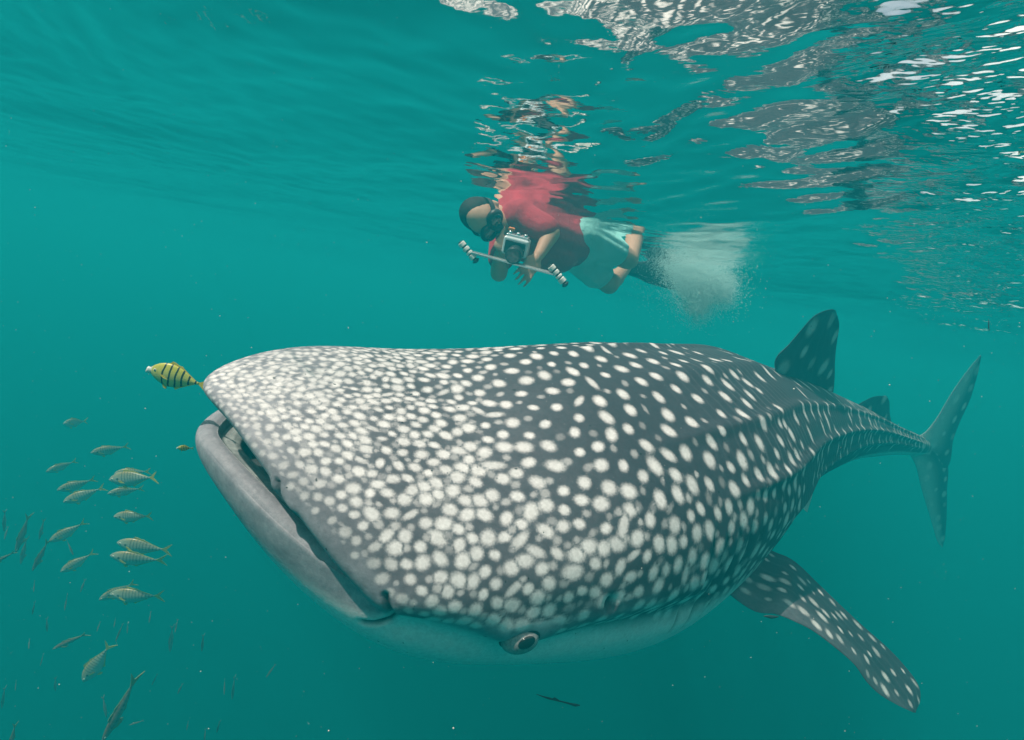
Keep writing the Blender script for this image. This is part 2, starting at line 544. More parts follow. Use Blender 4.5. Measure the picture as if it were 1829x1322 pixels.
# nostril fold under the upper lip
nl = np.array([V[pick(x, y)] for x, y in ((497, 858), (508, 880), (518, 898), (532, 918))])
NOST = np.exp(-(dist_to_polyline(V, nl) / 0.0045) ** 2) * outer
nl2 = np.array([V[pick(x, y)] for x, y in ((490, 868), (502, 893), (515, 912))])
NPAD = np.exp(-(dist_to_polyline(V, nl2) / 0.014) ** 2) * outer
DISP += 0.008 * NPAD - 0.009 * NOST
# eye socket swelling, spiracle
I_EYE = pick(924, 1131); I_SPIR = pick(1086, 1072)
P_EYE, P_SPIR = V[I_EYE].copy(), V[I_SPIR].copy()
dE = np.linalg.norm(V - P_EYE, axis=1)
DISP += outer * (0.012 * np.exp(-(dE / 0.075) ** 2) - 0.008 * np.exp(-(dE / 0.034) ** 4))
dS = np.linalg.norm((V - P_SPIR) * np.array([1.3, 1, 0.8]), axis=1)
SPIR = np.exp(-(dS / 0.013) ** 2) * outer
DISP += outer * 0.006 * np.exp(-(dS / 0.035) ** 2) - 0.035 * SPIR
# shallow furrow along the middle of the snout, muscle swell of the cheek
DISP -= outer * 0.010 * np.exp(-((thp - math.pi / 2 - 0.12) / 0.10) ** 2) * sstep(0.12, 0.3, S_) * (1 - sstep(0.7, 1.0, S_))
# brow: the cheek overhangs the pale throat along the line of the eye
_ck = np.array([V[pick(x, y)] for x, y in ((722, 1078), (760, 1086), (830, 1106), (890, 1122), (960, 1120), (1050, 1096), (1150, 1070), (1240, 1045))])
_cb = np.array([V[pick(x, y)] for x, y in ((722, 1112), (760, 1120), (830, 1140), (890, 1160), (960, 1160), (1050, 1138), (1150, 1112), (1240, 1085))])
DISP += outer * (0.014 * np.exp(-(dist_to_polyline(V, _ck) / 0.045) ** 2) - 0.016 * np.exp(-(dist_to_polyline(V, _cb) / 0.045) ** 2))
# slow unevenness of the whole skin
ang = V @ np.array([[3.1, 1.7, 2.3], [5.3, -4.1, 2.9], [-7.7, 6.1, 8.3]]).T
DISP += outer * (0.003 * np.sin(ang[:, 0] * 1.7 + 1) * np.sin(ang[:, 1]) + 0.0014 * np.sin(ang[:, 2]) * np.sin(ang[:, 1] * 1.9 + 0.7))
V = V + NRM * DISP[:, None]
NRM2 = grid_normals(V, len(sig_list), NTH)
if np.sum(NRM2 * NRM, 1).mean() < 0: NRM2 = -NRM2
NRM = NRM2

# ---------------------------------------------------------------- the spots: measured positions over the real skin
rng = np.random.default_rng(5)
P3 = V.reshape(len(sig_list), NTH, 3)
TA = np.gradient(P3, axis=0); TA /= np.linalg.norm(TA, axis=2, keepdims=True) + 1e-9
TA = TA.reshape(-1, 3)
TBv = np.cross(NRM, TA); TBv /= np.linalg.norm(TBv, axis=1, keepdims=True) + 1e-9
# area per vertex
du = np.linalg.norm(np.gradient(P3, axis=0), axis=2); dv = np.linalg.norm((np.roll(P3, -1, 1) - np.roll(P3, 1, 1)) / 2, axis=2)
AREA = (du * dv).ravel()
tlip = np.clip(sg, 0, 1)
# spacing of the spots over the body
SPACE = np.interp(S_, [0.0, 0.15, 0.35, 0.6, 0.85, 1.2, 1.6, 4.5], [.026, .030, .040, .052, .064, .076, .088, .090])
up_ = sstep(0.55, 1.25, ths) * sstep(0.45, 0.9, S_)
SPACE = 0.67 * SPACE * (1 + 0.50 * up_)
SPACE = np.where(S_ < 0.95, SPACE * (1 - 0.10 * np.exp(-((ths - 0.15) / 0.25) ** 2)), SPACE)
UPPER = thp > 0
lipdist = np.where(UPPER, sg, 9)          # 0 at the upper lip
ok = outer & (ths > -0.16 - 0.12 * sstep(0.9, 1.3, S_) - 0.25 * sstep(1.4, 2.4, S_)) & ~((sg < 1) & (thp < -0.02)) & (S_ < 4.85)
_lp = V.reshape(len(sig_list), NTH, 3)[len(t_in)]
_lp = _lp[np.where((th_list >= 0.02) & (th_list <= math.pi - 0.02))[0][::6]]
D_LIP = dist_to_polyline(V, _lp)
LIPCLEAR = 0.026 + 0.046 * np.abs(np.cos(th)) ** 1.2
ok &= D_LIP > LIPCLEAR
ok &= dE > 0.05
ok &= dS > 0.022
# dart throwing with a local radius, on a hashed grid
w = AREA / SPACE ** 2 * ok
w /= w.sum()
cand = rng.choice(len(V), size=90000, p=w)
cell = 0.11
hashd = {}
spots = []; filler = []
for kk, ci in enumerate(cand):
    packf = 0.92 if kk < 60000 else 0.66           # the last third only fills gaps, with dim little dots
    p = V[ci]; r = SPACE[ci]
    if S_[ci] > 1.75: continue
    key = tuple((p // cell).astype(int))
    good = True
    for dx in (-1, 0, 1):
        for dy in (-1, 0, 1):
            for dz in (-1, 0, 1):
                for q, rq in hashd.get((key[0] + dx, key[1] + dy, key[2] + dz), ()):
                    if (p[0] - q[0]) ** 2 + (p[1] - q[1]) ** 2 + (p[2] - q[2]) ** 2 < (packf * 0.5 * (r + rq)) ** 2:
                        good = False; break
                if not good: break
            if not good: break
        if not good: break
    if good and not (kk >= 60000 and rng.random() < 0.45):
        hashd.setdefault(key, []).append((p, r)); spots.append(ci); filler.append(kk >= 60000)
spots = np.array(spots)
front_rows = len(spots)
# rows of spots along the tail half
rows = []
vert_kd = None
thl = np.r_[np.linspace(-0.35, 1.45, 9), math.pi - np.linspace(-0.35, 1.45, 9)]
srow = np.arange(1.72, 4.8, 0.150)
i_s0 = len(t_in) + n_hd
ssig = sig_list[i_s0:] - 1 + HEAD_S
for a, t0 in enumerate(thl):
    ridge = (a % 9) in (2, 4, 6, 8)
    for sv in srow:
        if rng.random() < (0.05 if ridge else 0.45): continue
        ss = sv + rng.normal(0, 0.010) + (0.075 if a % 2 else 0)
        tt = t0 + rng.normal(0, 0.035 if ridge else 0.06)
        ii = i_s0 + int(np.clip(np.searchsorted(ssig, ss), 0, len(ssig) - 1))
        jj = int(round((tt % (2 * math.pi)) / (2 * math.pi) * NTH)) % NTH
        rows.append(ii * NTH + jj)
spots = np.r_[spots, np.array(rows, int)]
n_sp = len(spots)
frac = np.interp(S_[spots], [0, .3, .6, 1.0, 1.5, 1.8, 4.5], [.47, .47, .46, .39, .33, .28, .22])
frac = frac * (1 - 0.32 * up_[spots])
rad = SPACE[spots] * frac * rng.uniform(0.74, 1.16, n_sp)
small = np.r_[np.array(filler), np.zeros(len(rows), bool)]
rad[small] *= 0.62
elong = 1.12 + np.abs(rng.normal(0, 0.20, n_sp)) + 0.15 * sstep(0.9, 1.5, S_[spots]) + 0.5 * sstep(1.6, 2.2, S_[spots])
rot_ = rng.normal(0, 0.45, n_sp) * (1 - 0.8 * sstep(0.9, 1.6, S_[spots])) + 1.45 * (1 - sstep(0.75, 1.15, S_[spots]))
fade_ = sstep(1.0, 1.9, D_LIP[spots] / LIPCLEAR[spots])
rad = rad * (0.75 + 0.25 * fade_)
bright = (0.55 + 0.45 * fade_) * np.where(small, rng.uniform(0.22, 0.6, n_sp), rng.uniform(0.86, 1.0, n_sp))
# long worm-like marks here and there
worm = (rng.random(n_sp) < 0.05) & (S_[spots] > 0.35) & (S_[spots] < 1.7)
elong = elong * (1 + 0.6 * sstep(1.7, 2.3, S_[spots])); rad = rad * (1 - 0.08 * sstep(1.7, 2.3, S_[spots]))
elong[worm] *= rng.uniform(1.7, 2.4, worm.sum()); rad[worm] *= 0.72; bright[worm] *= 0.85
ca, sa = np.cos(rot_)[:, None], np.sin(rot_)[:, None]
AX_B = TBv[spots] * ca + TA[spots] * sa         # long axis, round the girth
AX_A = -TBv[spots] * sa + TA[spots] * ca
kd = kdtree.KDTree(n_sp)
for i, ci in enumerate(spots): kd.insert(V[ci], i)
kd.balance()
SPOT = np.full(len(V), -1.0); BRI = np.zeros(len(V))
need = np.where(outer & (thp > -0.75) | (outer & (thp < -2.4)))[0]
idx = np.full((len(need), 5), -1, int)
fn = kd.find_n
Vl = V[need].tolist()
for k, p in enumerate(Vl):
    for m_, (co, i, d) in enumerate(fn(p, 5)):
        idx[k, m_] = i
best = np.full(len(need), -1.0); second = np.full(len(need), -1.0); bb = np.zeros(len(need))
for m_ in range(5):
    i = idx[:, m_]
    dd = V[need] - V[spots[i]]
    da = np.sum(dd * AX_A[i], 1) / rad[i]; db = np.sum(dd * AX_B[i], 1) / (rad[i] * elong[i])
    dn = np.sum(dd * NRM[spots[i]], 1) / rad[i]
    f = 1 - np.sqrt(da * da + db * db + 0.3 * dn * dn)
    f = np.where(np.abs(dn) > 3, -1, f)
    up2 = f > best
    second = np.where(up2, best, np.maximum(second, f))
    best = np.where(up2, f, best); bb = np.where(up2, bright[i], bb)
# neighbouring spots never merge: a thin dark line stays between them
SPOT[need] = np.clip(np.minimum(best, 0.95 * (best - second) - 0.12), -1, 1); BRI[need] = bb

# ---------------------------------------------------------------- ground tones of the skin (pigment, and shade painted into the recesses)
TH_EYE = float(ths[I_EYE]); print('eye theta', TH_EYE, 's', S_[I_EYE], 'sg', sg[I_EYE])
BSHIFT = (-0.13 - TH_EYE) * (1 - sstep(0.9, 1.3, S_))
BELLY = np.where(outer, 1 - sstep(-0.30, -0.10, ths + 0.05 * np.sin(ang[:, 1]) + 0.20 * sstep(1.2, 2.6, S_) + BSHIFT), 0.0)
jaw = (sg >= 0) & (sg < 1) & (thp < 0)
BELLY = np.where(jaw, sstep(0.16, 0.34, sg), BELLY)
chk = np.array([V[pick(x, y)] for x, y in ((722, 1076), (760, 1083), (830, 1103), (890, 1122), (960, 1122), (1050, 1098), (1150, 1076))])
CHEEK = np.exp(-(dist_to_polyline(V, chk) / 0.040) ** 2) * outer
BELLY = BELLY * (1 - np.clip(1.15 * CHEEK, 0, 1))
PALE = np.where(UPPER & outer, (1 - sstep(0.05, 0.60, S_)) * 0.85, 0)
PALE = np.maximum(PALE, np.where((sg >= 0) & (sg < 1) & UPPER, 0.9 * (1 - sstep(0.7, 1.6, D_LIP / LIPCLEAR)), 0))
PALE = np.maximum(PALE, np.where(outer & (thp > -0.5), 0.20 * (1 - sstep(0.6, 1.05, S_)), 0))
# grey, hardly spotted cheek round the eye
PALE = np.maximum(PALE, 0.5 * CHEEK)
PALE = np.maximum(PALE, jaw * 1.0)
PALE = np.maximum(PALE, np.where(sg < 0, 1.0, 0.0))
LIPL = np.where((sg >= 0) & UPPER, 1 - sstep(0.02, 0.10, sg), 0)
MOUTH = np.where(sg < 0, np.where(UPPER, sstep(0.15, 0.45, -sg), sstep(0.63, 0.76, -sg)), 0)  # lining darkened toward the throat: recess shade put into the colour
TOOTH = np.where((sg < 0) & (thp < 0), np.exp(-((-sg - 0.305) / 0.016) ** 2), 0) * (np.abs(np.sin(th)) > 0.25)
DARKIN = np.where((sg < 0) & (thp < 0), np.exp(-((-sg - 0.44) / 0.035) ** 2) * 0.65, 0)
DARKLINE = np.clip(CREASE * 0.95 + GILL * 0.8 + SPIR * 0.95 + NOST * 0.7 + DARKIN, 0, 1)  # near-black shade painted where skin is grooved: fold, gills, spiracle, nostril, jaw
STRIPE = sstep(1.15, 1.7, S_) * outer

def fattr(me, name, arr):
    a = me.attributes.new(name, 'FLOAT', 'POINT')
    a.data.foreach_set("value", np.asarray(arr, np.float32))

def shark_material():
    t = NT("whale_shark_skin")
    tc = t.n("ShaderNodeTexCoord"); obj = tc.outputs["Object"]
    A = lambda n: t.attr(n).outputs["Fac"]
    n_f = t.noise(obj, 210.0, 3, 0.6); n_m = t.noise(obj, 38.0, 4, 0.6); n_l = t.noise(obj, 7.0, 3, 0.5)
    nz = t.math('SUBTRACT', n_f, 0.5); nm = t.math('SUBTRACT', n_m, 0.5)
    sp = t.math('ADD', t.math('ADD', A("spot"), t.math('MULTIPLY', nz, 0.5)), t.math('MULTIPLY', nm, 0.30))
    sp = t.maprange(sp, -0.28, 0.56, smooth=True)
    sp = t.math('MULTIPLY', sp, A("bri"))
    dark = t.mix(n_m, (0.026, 0.026, 0.038), (0.050, 0.049, 0.063))
    grey = t.mix(n_m, (0.25, 0.245, 0.28), (0.43, 0.43, 0.46))
    n_j = t.noise(obj, 15.0, 5, 0.7)
    blot = t.maprange(t.math('ADD', t.math('MULTIPLY', n_j, 0.8), t.math('MULTIPLY', n_f, 0.25)), 0.40, 0.68)
    grey = t.mix(blot, grey, t.mix(n_f, (0.13, 0.13, 0.155), (0.27, 0.27, 0.30)))
    base = t.mix(A("pale"), dark, grey)
    # faint pale lines round the trunk
    svec = t.n("ShaderNodeCombineXYZ")
    t.l(t.math('ADD', t.math('MULTIPLY', A("along"), 1.0), t.math('MULTIPLY', n_l, 0.05)), svec.inputs[0])
    wv = t.math('SINE', t.math('MULTIPLY', svec.outputs[0] if False else t.math('ADD', A("along"), t.math('MULTIPLY', n_l, 0.06)), 2 * math.pi / 0.039))
    wv = t.maprange(t.math('ADD', wv, t.math('MULTIPLY', nz, 0.9)), 0.55, 1.15)
    base = t.mix(t.math('MULTIPLY', t.math('MULTIPLY', wv, A("stripe")), 0.24), base, (0.30, 0.34, 0.36))
    belly = t.mix(n_m, (0.72, 0.74, 0.74), (0.86, 0.87, 0.86))
    base = t.mix(A("belly"), base, belly)
    white = t.mix(n_f, (0.66, 0.63, 0.62), (0.80, 0.77, 0.755))
    c = t.mix(sp, base, white)
    c = t.mix(t.math('MULTIPLY', A("lipl"), 0.55), c, (0.40, 0.44, 0.45))
    padc = t.mix(t.maprange(n_j, 0.42, 0.60), (0.40, 0.44, 0.42), (0.22, 0.24, 0.24))
    padc = t.mix(t.maprange(n_l, 0.56, 0.66), padc, (0.06, 0.06, 0.06))
    c = t.mix(A("pad"), c, padc)
    c = t.mix(A("mouth"), c, t.mix(n_m, (0.045, 0.055, 0.06), (0.11, 0.125, 0.13)))
    tooth = t.math('MULTIPLY', A("tooth"), t.maprange(n_f, 0.3, 0.55))
    c = t.mix(tooth, c, (0.72, 0.74, 0.74))
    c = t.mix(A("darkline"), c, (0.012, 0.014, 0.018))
    # dark parasites and scratches
    n_s = t.noise(obj, 62.0, 1, 0.4)
    speck = t.maprange(n_s, 0.775, 0.80)
    c = t.mix(t.math('MULTIPLY', speck, 0.85), c, (0.01, 0.01, 0.012))
    mot = t.maprange(t.noise(obj, 95.0, 4, 0.7), 0.25, 0.75, 0.80, 1.16)
    cc = t.n("ShaderNodeCombineXYZ")
    for i in range(3): t.l(mot, cc.inputs[i])
    c = t.mix(1.0, c, cc.outputs[0], 'MULTIPLY')
    b = t.bsdf(c, 0.55, 0.25)
    h = t.math('ADD', t.math('MULTIPLY', n_f, 0.5), t.math('MULTIPLY', n_m, 1.0))
    t.bump(h, 0.25, 0.004, b)
    return t.out(b.outputs[0])
MAT_SHARK = shark_material()
SHARK_FACES = grid_faces(len(sig_list), NTH, True)
# close the throat and the tail end
nv = len(V)
capA, capB = V[:NTH].mean(0), V[-NTH:].mean(0)
V2 = np.vstack([V, capA, capB])
fq = SHARK_FACES if True else None
base_i = (len(sig_list) - 1) * NTH
j = np.arange(NTH); jn = (j + 1) % NTH
tri = np.vstack([np.stack([np.full(NTH, nv), j, jn, jn], -1), np.stack([np.full(NTH, nv + 1), base_i + jn, base_i + j, base_i + j], -1)])
shark = mesh_np("whale_shark", V2, fq, MAT_SHARK)
def pad(a): return np.r_[a, a[0], a[-1]]
PAD = np.where((sg < 0) & ~UPPER, sstep(0.40, 0.47, -sg), 0)
for nm_, ar in (("pad", PAD), ("spot", SPOT), ("bri", BRI), ("pale", PALE), ("belly", BELLY), ("lipl", LIPL), ("mouth", MOUTH), ("tooth", TOOTH), ("darkline", DARKLINE), ("stripe", STRIPE), ("along", S_)):
    fattr(shark.data, nm_, pad(ar))
tag(shark, "huge dark grey whale shark covered in white spots, mouth slightly open", "whale shark")
print("shark verts", len(V2), "spots", n_sp, "t", round(time.time() - T_START, 1))
# ---------------------------------------------------------------- fins: parts of the shark
def plane_hit(px, py, origin, normal):
    d = np.array(unproj(px, py, 1.0)) - np.array(CAM_LOC)
    t = ((origin - np.array(CAM_LOC)) @ normal) / (d @ normal)
    return np.array(CAM_LOC) + d * t

def resample(pts, n):
    pts = np.asarray(pts, float)
    c = catmull(pts, 16)
    d = np.r_[0, np.cumsum(np.linalg.norm(np.diff(c, axis=0), axis=1))]
    x = np.linspace(0, d[-1], n)
    return np.stack([np.interp(x, d, c[:, k]) for k in range(3)], -1)

def fin_mesh(name, lobes, thick, spots=None, pale=0.0, belly=0.0, belly_le=0.0, nv=70, nc=40, seed=1, size=0.02, count=60, bend=0.0, dark_tip=False):
    """a fin lofted between its leading and trailing edges (world points); lobes: list of (LE, TE)"""
    allV, allF, off = [], [], 0
    A = {k: [] for k in ("spot", "bri", "pale", "belly", "lipl", "mouth", "tooth", "darkline", "stripe", "along")}
    rg = np.random.default_rng(seed)
    for LE, TE in lobes:
        le, te = resample(LE, nv), resample(TE, nv)
        c = 0.5 - 0.5 * np.cos(np.linspace(0, math.pi, nc))
        mid = le[:, None] + (te - le)[:, None] * c[None, :, None]
        ch = np.linalg.norm(te - le, axis=1)
        span = np.gradient(0.5 * (le + te), axis=0)
        N = np.cross(te - le, span); N /= np.linalg.norm(N, axis=1, keepdims=True) + 1e-12
        for _ in range(10): N[1:-1] = (N[:-2] + N[1:-1] + N[2:]) / 3
        N /= np.linalg.norm(N, axis=1, keepdims=True) + 1e-12
        v = np.linspace(0, 1, nv)
        prof = 1.4 * np.sqrt(c) * (1 - c) ** 0.9 + 0.02 * np.sin(math.pi * c)
        th_ = thick * (1 - 0.75 * v)[:, None] * np.sqrt(np.clip(ch / ch.max(), 0, 1))[:, None] * prof[None, :]
        bow = bend * (v ** 2)[:, None]
        wav = 0.15 * thick * np.sin(9 * v[:, None] + 5 * c[None, :]) * c[None, :]
        top = mid + N[:, None] * (th_ + bow + wav)[..., None]
        bot = mid + N[:, None] * (-th_ + bow + wav)[..., None]
        ring = np.concatenate([top, bot[:, ::-1][:, 1:-1]], 1)
        m = ring.shape[1]
        Vr = ring.reshape(-1, 3)
        F = grid_faces(nv, m, True) + off
        # spots in the fin's own plane
        X = np.tile(np.concatenate([c, c[::-1][1:-1]])[None], (nv, 1)).ravel()
        Wv = np.repeat(v, m)
        sideB = np.tile(np.r_[np.zeros(nc), np.ones(m - nc)][None], (nv, 1)).ravel()
        P2 = (le[:, None] + (te - le)[:, None] * np.concatenate([c, c[::-1][1:-1]])[None, :, None]).reshape(-1, 3)
        sp = np.full(len(Vr), -1.0); br = np.zeros(len(Vr))
        pts = []
        for _ in range(count * 25):
            if len(pts) >= count: break
            vi, ci = rg.uniform(0.04, 0.97), rg.uniform(0.10, 0.93)
            k = vi * (nv - 1); i0 = int(k)
            p = le[i0] + (te[i0] - le[i0]) * ci
            if all(np.linalg.norm(p - q[0]) > size * 1.75 for q in pts):
                sd = span[i0] / np.linalg.norm(span[i0])
                pts.append((p, sd, size * rg.uniform(0.30, 0.58), rg.uniform(1.1, 1.7), rg.uniform(0.5, 1.0)))
        for p, sd, r, e, bq in pts:
            d = P2 - p
            a = d @ sd
            b2 = np.sum(d * d, 1) - a * a
            f = 1 - np.sqrt((a / (r * e)) ** 2 + np.clip(b2, 0, None) / r ** 2)
            up2 = f > sp
            sp = np.where(up2, f, sp); br = np.where(up2, bq, br)
        A["spot"].append(sp); A["bri"].append(br)
        pl = pale * (1 - sstep(0.10, 0.42, X)) * (1 - 0.6 * Wv)
        A["pale"].append(pl)
        A["belly"].append(np.clip(belly * np.ones(len(Vr)) + belly_le * (1 - sstep(0.15, 0.75, X)), 0, 1))
        for k in ("lipl", "mouth", "tooth", "darkline"): A[k].append(np.zeros(len(Vr)))
        A["stripe"].append(np.full(len(Vr), 0.35)); A["along"].append(X * 0.25 + Wv * 0.1)
        allV.append(Vr); allF.append(F)
        tip = Vr[-m:].mean(0)
        off += len(Vr)
        # close the tip
        jj = np.arange(m // 2 - 1)
        b0 = off - m
        capf = np.stack([b0 + jj, b0 + jj + 1, b0 + (m - jj - 1) % m, b0 + (m - jj) % m], -1)
        allF.append(capf)
    o = mesh_np(name, np.vstack(allV), np.vstack(allF), MAT_SHARK, shark)
    for k, lst in A.items(): fattr(o.data, k, np.concatenate(lst))
    return o

def frame(s):
    return SP.at(SP.C, np.array([s]))[0], SP.at(SP.T, np.array([s]))[0], SP.at(SP.L, np.array([s]))[0], SP.at(SP.U, np.array([s]))[0]

def midline_s(px):
    ss = np.linspace(1.2, 5.0, 400)
    P = SP.world(ss, 0 * ss, smooth_interp(ss, BS, BT))
    return float(ss[np.argmin(np.abs(project_np(P)[:, 0] - px))])

sD = midline_s(1440)
cD, tD, lD, uD = frame(sD)
oD = SP.world(np.array([sD]), np.array([0.0]), np.array([0.28]))[0]
hit = lambda L_, o_, n_: [plane_hit(x, y, o_, n_) for x, y in L_]
fin_mesh("dorsal_fin", [(hit([(1392, 690), (1384, 645), (1410, 614), (1432, 588), (1452, 566), (1470, 556), (1487, 552)], oD, lD),
                         hit([(1470, 745), (1486, 706), (1489, 680), (1492, 645), (1497, 608), (1499, 580), (1491, 554)], oD, lD))],
         0.030, pale=0.15, count=34, size=0.075, seed=3)
s2 = midline_s(1560); c2, t2, l2_, u2_ = frame(s2)
o2 = SP.world(np.array([s2]), np.array([0.0]), np.array([0.12]))[0]
fin_mesh("second_dorsal_fin", [(hit([(1535, 752), (1530, 727), (1548, 714), (1563, 708), (1580, 707)], o2, l2_),
                                hit([(1585, 790), (1592, 765), (1590, 740), (1589, 720), (1584, 708)], o2, l2_))],
         0.016, count=12, size=0.07, seed=4)
sC = 4.55; cC, tC, lC, uC = frame(sC)
# the tail fin stands in the body's middle plane, swung a little toward the flank by the tail beat
nC = lC * math.cos(R(14)) - tC * math.sin(R(14))
fin_mesh("caudal_fin", [
    (hit([(1610, 790), (1648, 775), (1672, 748), (1697, 706), (1726, 664), (1751, 634)], cC, nC),
     hit([(1640, 815), (1690, 835), (1703, 785), (1716, 752), (1733, 715), (1746, 668), (1752, 636)], cC, nC)),
    (hit([(1612, 795), (1634, 828), (1645, 870), (1660, 920), (1674, 966), (1683, 978)], cC, nC),
     hit([(1655, 785), (1692, 826), (1691, 880), (1690, 930), (1688, 962), (1684, 978)], cC, nC))],
    0.018, belly_le=0.7, count=22, size=0.060, seed=5)

# near pectoral: leading edge low and in front, blade sweeping back and down
iP = pick(1362, 1080); dP = PIX[iP, 2]
print("pectoral base depth", round(float(dP), 2), "eye depth", round(float(PIX[I_EYE, 2]), 2), 'sD', round(sD, 2))
def up(pts, dep): return [np.array(unproj(x, y, d)) for (x, y), d in zip(pts, dep)]
d0 = float(dP)
LEp = up([(1240, 1010), (1335, 1085), (1385, 1097), (1412, 1107), (1452, 1127), (1492, 1157), (1526, 1187), (1548, 1218), (1572, 1241), (1602, 1259), (1632, 1273)],
         [d0 + .16, d0 + .02, d0 - .02, d0 - .02, d0 - .01, d0, d0 + .02, d0 + .04, d0 + .06, d0 + .08, d0 + .10])
TEp = up([(1280, 930), (1374, 980), (1408, 994), (1432, 1011), (1461, 1040), (1500, 1080), (1541, 1120), (1581, 1155), (1612, 1186), (1640, 1222), (1645, 1250), (1637, 1273)],
         [d0 + .34, d0 + .30, d0 + .29, d0 + .29, d0 + .29, d0 + .28, d0 + .28, d0 + .27, d0 + .26, d0 + .22, d0 + .17, d0 + .11])
fin_mesh("pectoral_fin", [(LEp, TEp)], 0.028, pale=0.32, count=210, size=0.030, seed=6, nv=110, nc=50)
# far pectoral, mirrored in the body's middle plane
cP, tP, lP, uP = frame(1.35)
mir = lambda pts: [p - 2 * ((p - cP) @ lP) * lP for p in pts]
fin_mesh("pectoral_fin", [(mir(TEp), mir(LEp))], 0.028, count=60, size=0.05, seed=7)
# pelvic fins and anal fin
for sgn in (1, -1):
    base = SP.world(np.array([2.62, 2.90]), np.array([0.20, 0.17]) * sgn, np.array([-0.20, -0.17]))
    cf, tf, lf, uf = frame(2.75)
    out = lf * sgn * 0.45 - uf * 0.85
    LEq = [base[0] - out * 0.05, base[0] + out * 0.06 + tf * 0.03, base[0] + out * 0.14 + tf * 0.12, base[0] + out * 0.19 + tf * 0.21]
    TEq = [base[1] - out * 0.05, base[1] + out * 0.05 + tf * 0.02, base[1] + out * 0.11 + tf * 0.03, base[0] + out * 0.20 + tf * 0.23]
    fin_mesh("pelvic_fin", [(LEq, TEq)], 0.012, belly=0.75, count=6, size=0.06, seed=8)
base = SP.world(np.array([3.55, 3.80]), np.array([0.0, 0.0]), np.array([-0.12, -0.09]))
cf, tf, lf, uf = frame(3.6)
LEq = [base[0] + uf * 0.04, base[0] - uf * 0.06 + tf * 0.03, base[0] - uf * 0.12 + tf * 0.10, base[0] - uf * 0.155 + tf * 0.17]
TEq = [base[1] + uf * 0.04, base[1] - uf * 0.04 + tf * 0.01, base[1] - uf * 0.10 + tf * 0.01, base[0] - uf * 0.16 + tf * 0.19]
fin_mesh("anal_fin", [(LEq, TEq)], 0.010, belly=0.6, count=4, size=0.06, seed=9)

# ---------------------------------------------------------------- eyes
def eye_materials():
    t = NT("shark_eye"); tc = t.n("ShaderNodeTexCoord")
    nz = t.noise(tc.outputs["Object"], 120, 4, 0.7); nz2 = t.noise(tc.outputs["Object"], 420, 2, 0.6)
    c = t.mix(t.maprange(nz, 0.3, 0.7), (0.11, 0.115, 0.12), (0.36, 0.37, 0.37))
    c = t.mix(t.maprange(nz2, 0.6, 0.75), c, (0.28, 0.27, 0.23))
    iris = t.out(t.bsdf(c, 0.25, 0.5).outputs[0])
    t = NT("shark_pupil"); pupil = t.out(t.bsdf((0.004, 0.004, 0.005), 0.08, 0.6).outputs[0])
    t = NT("eye_rim"); rim = t.out(t.bsdf((0.012, 0.013, 0.016), 0.5, 0.3).outputs[0])
    return iris, pupil, rim
M_IRIS, M_PUPIL, M_RIM = eye_materials()

def dome(a, b, h, n=36, m=12, full=1.0):
    vs = []; fs = []
    for i in range(m + 1):
        f = i / m
        r = math.sin(f * math.pi / 2 * full); z = math.cos(f * math.pi / 2 * full)
        for j_ in range(n):
            p = 2 * math.pi * j_ / n
            vs.append((a * r * math.cos(p), b * r * math.sin(p), h * z))
    for i in range(m):
        for j_ in range(n):
            fs.append((i * n + j_, (i + 1) * n + j_, (i + 1) * n + (j_ + 1) % n, i * n + (j_ + 1) % n))
    return np.array(vs), fs

def place_eye(pos, nrm, xdir, toward_lens=False):
    z = nrm / np.linalg.norm(nrm); x = xdir - (xdir @ z) * z; x /= np.linalg.norm(x); y = np.cross(z, x)
    Mx = np.stack([x, y, z], 1)
    W = lambda vs, off=(0, 0, 0): 1.16 * (np.asarray(vs) + np.array(off)) @ Mx.T + pos
    vs, fs = dome(0.0345, 0.0255, 0.020)
    e = mesh_np("eye", W(vs, (0, 0, -0.007)), fs, M_IRIS, shark)
    # dark fold round the eyeball
    ring = []; rf = []
    n1, n2 = 48, 10
    for i in range(n1):
        p = 2 * math.pi * i / n1
        for k in range(n2):
            q = 2 * math.pi * k / n2
            rr = 0.0028 * (1 + 0.35 * math.sin(p))
            ring.append(((0.0355 + rr * math.cos(q)) * math.cos(p), (0.0262 + rr * math.cos(q)) * math.sin(p), -0.010 + 0.9 * rr * math.sin(q)))
    for i in range(n1):
        for k in range(n2):
            rf.append((i * n2 + k, ((i + 1) % n1) * n2 + k, ((i + 1) % n1) * n2 + (k + 1) % n2, i * n2 + (k + 1) % n2))
    mesh_np("eyelid_fold", W(ring), rf, M_RIM, e)
    # pupil: a flat black dome lying on the eyeball, looking out and a little down
    vd = (np.array(CAM_LOC) - pos); vd = vd / np.linalg.norm(vd) if toward_lens else z
    lv = np.array([vd @ x, vd @ y, vd @ z]) + np.array([0.14, -0.42, 0.25]); lv /= np.linalg.norm(lv)
    ab = np.array([0.0345, 0.0255, 0.020])
    pt = ab ** 2 * lv / np.linalg.norm(ab * lv)
    pz = lv; px_ = np.array([1.0, 0.15, 0]) - pz * (np.array([1.0, 0.15, 0]) @ pz); px_ /= np.linalg.norm(px_); py_ = np.cross(pz, px_)
    vs, fs = dome(0.0165, 0.0098, 0.0045)
    vs = vs @ np.stack([px_, py_, pz], 1).T + pt * 0.97 + np.array([0, 0, -0.007])
    mesh_np("pupil", W(vs), fs, M_PUPIL, e)
view_r = np.array(CAM_ROT) @ np.array([1.0, 0.22, 0])
nE = NRM[I_EYE] * 0.75 + 0.25 * (np.array(CAM_LOC) - P_EYE) / np.linalg.norm(np.array(CAM_LOC) - P_EYE)
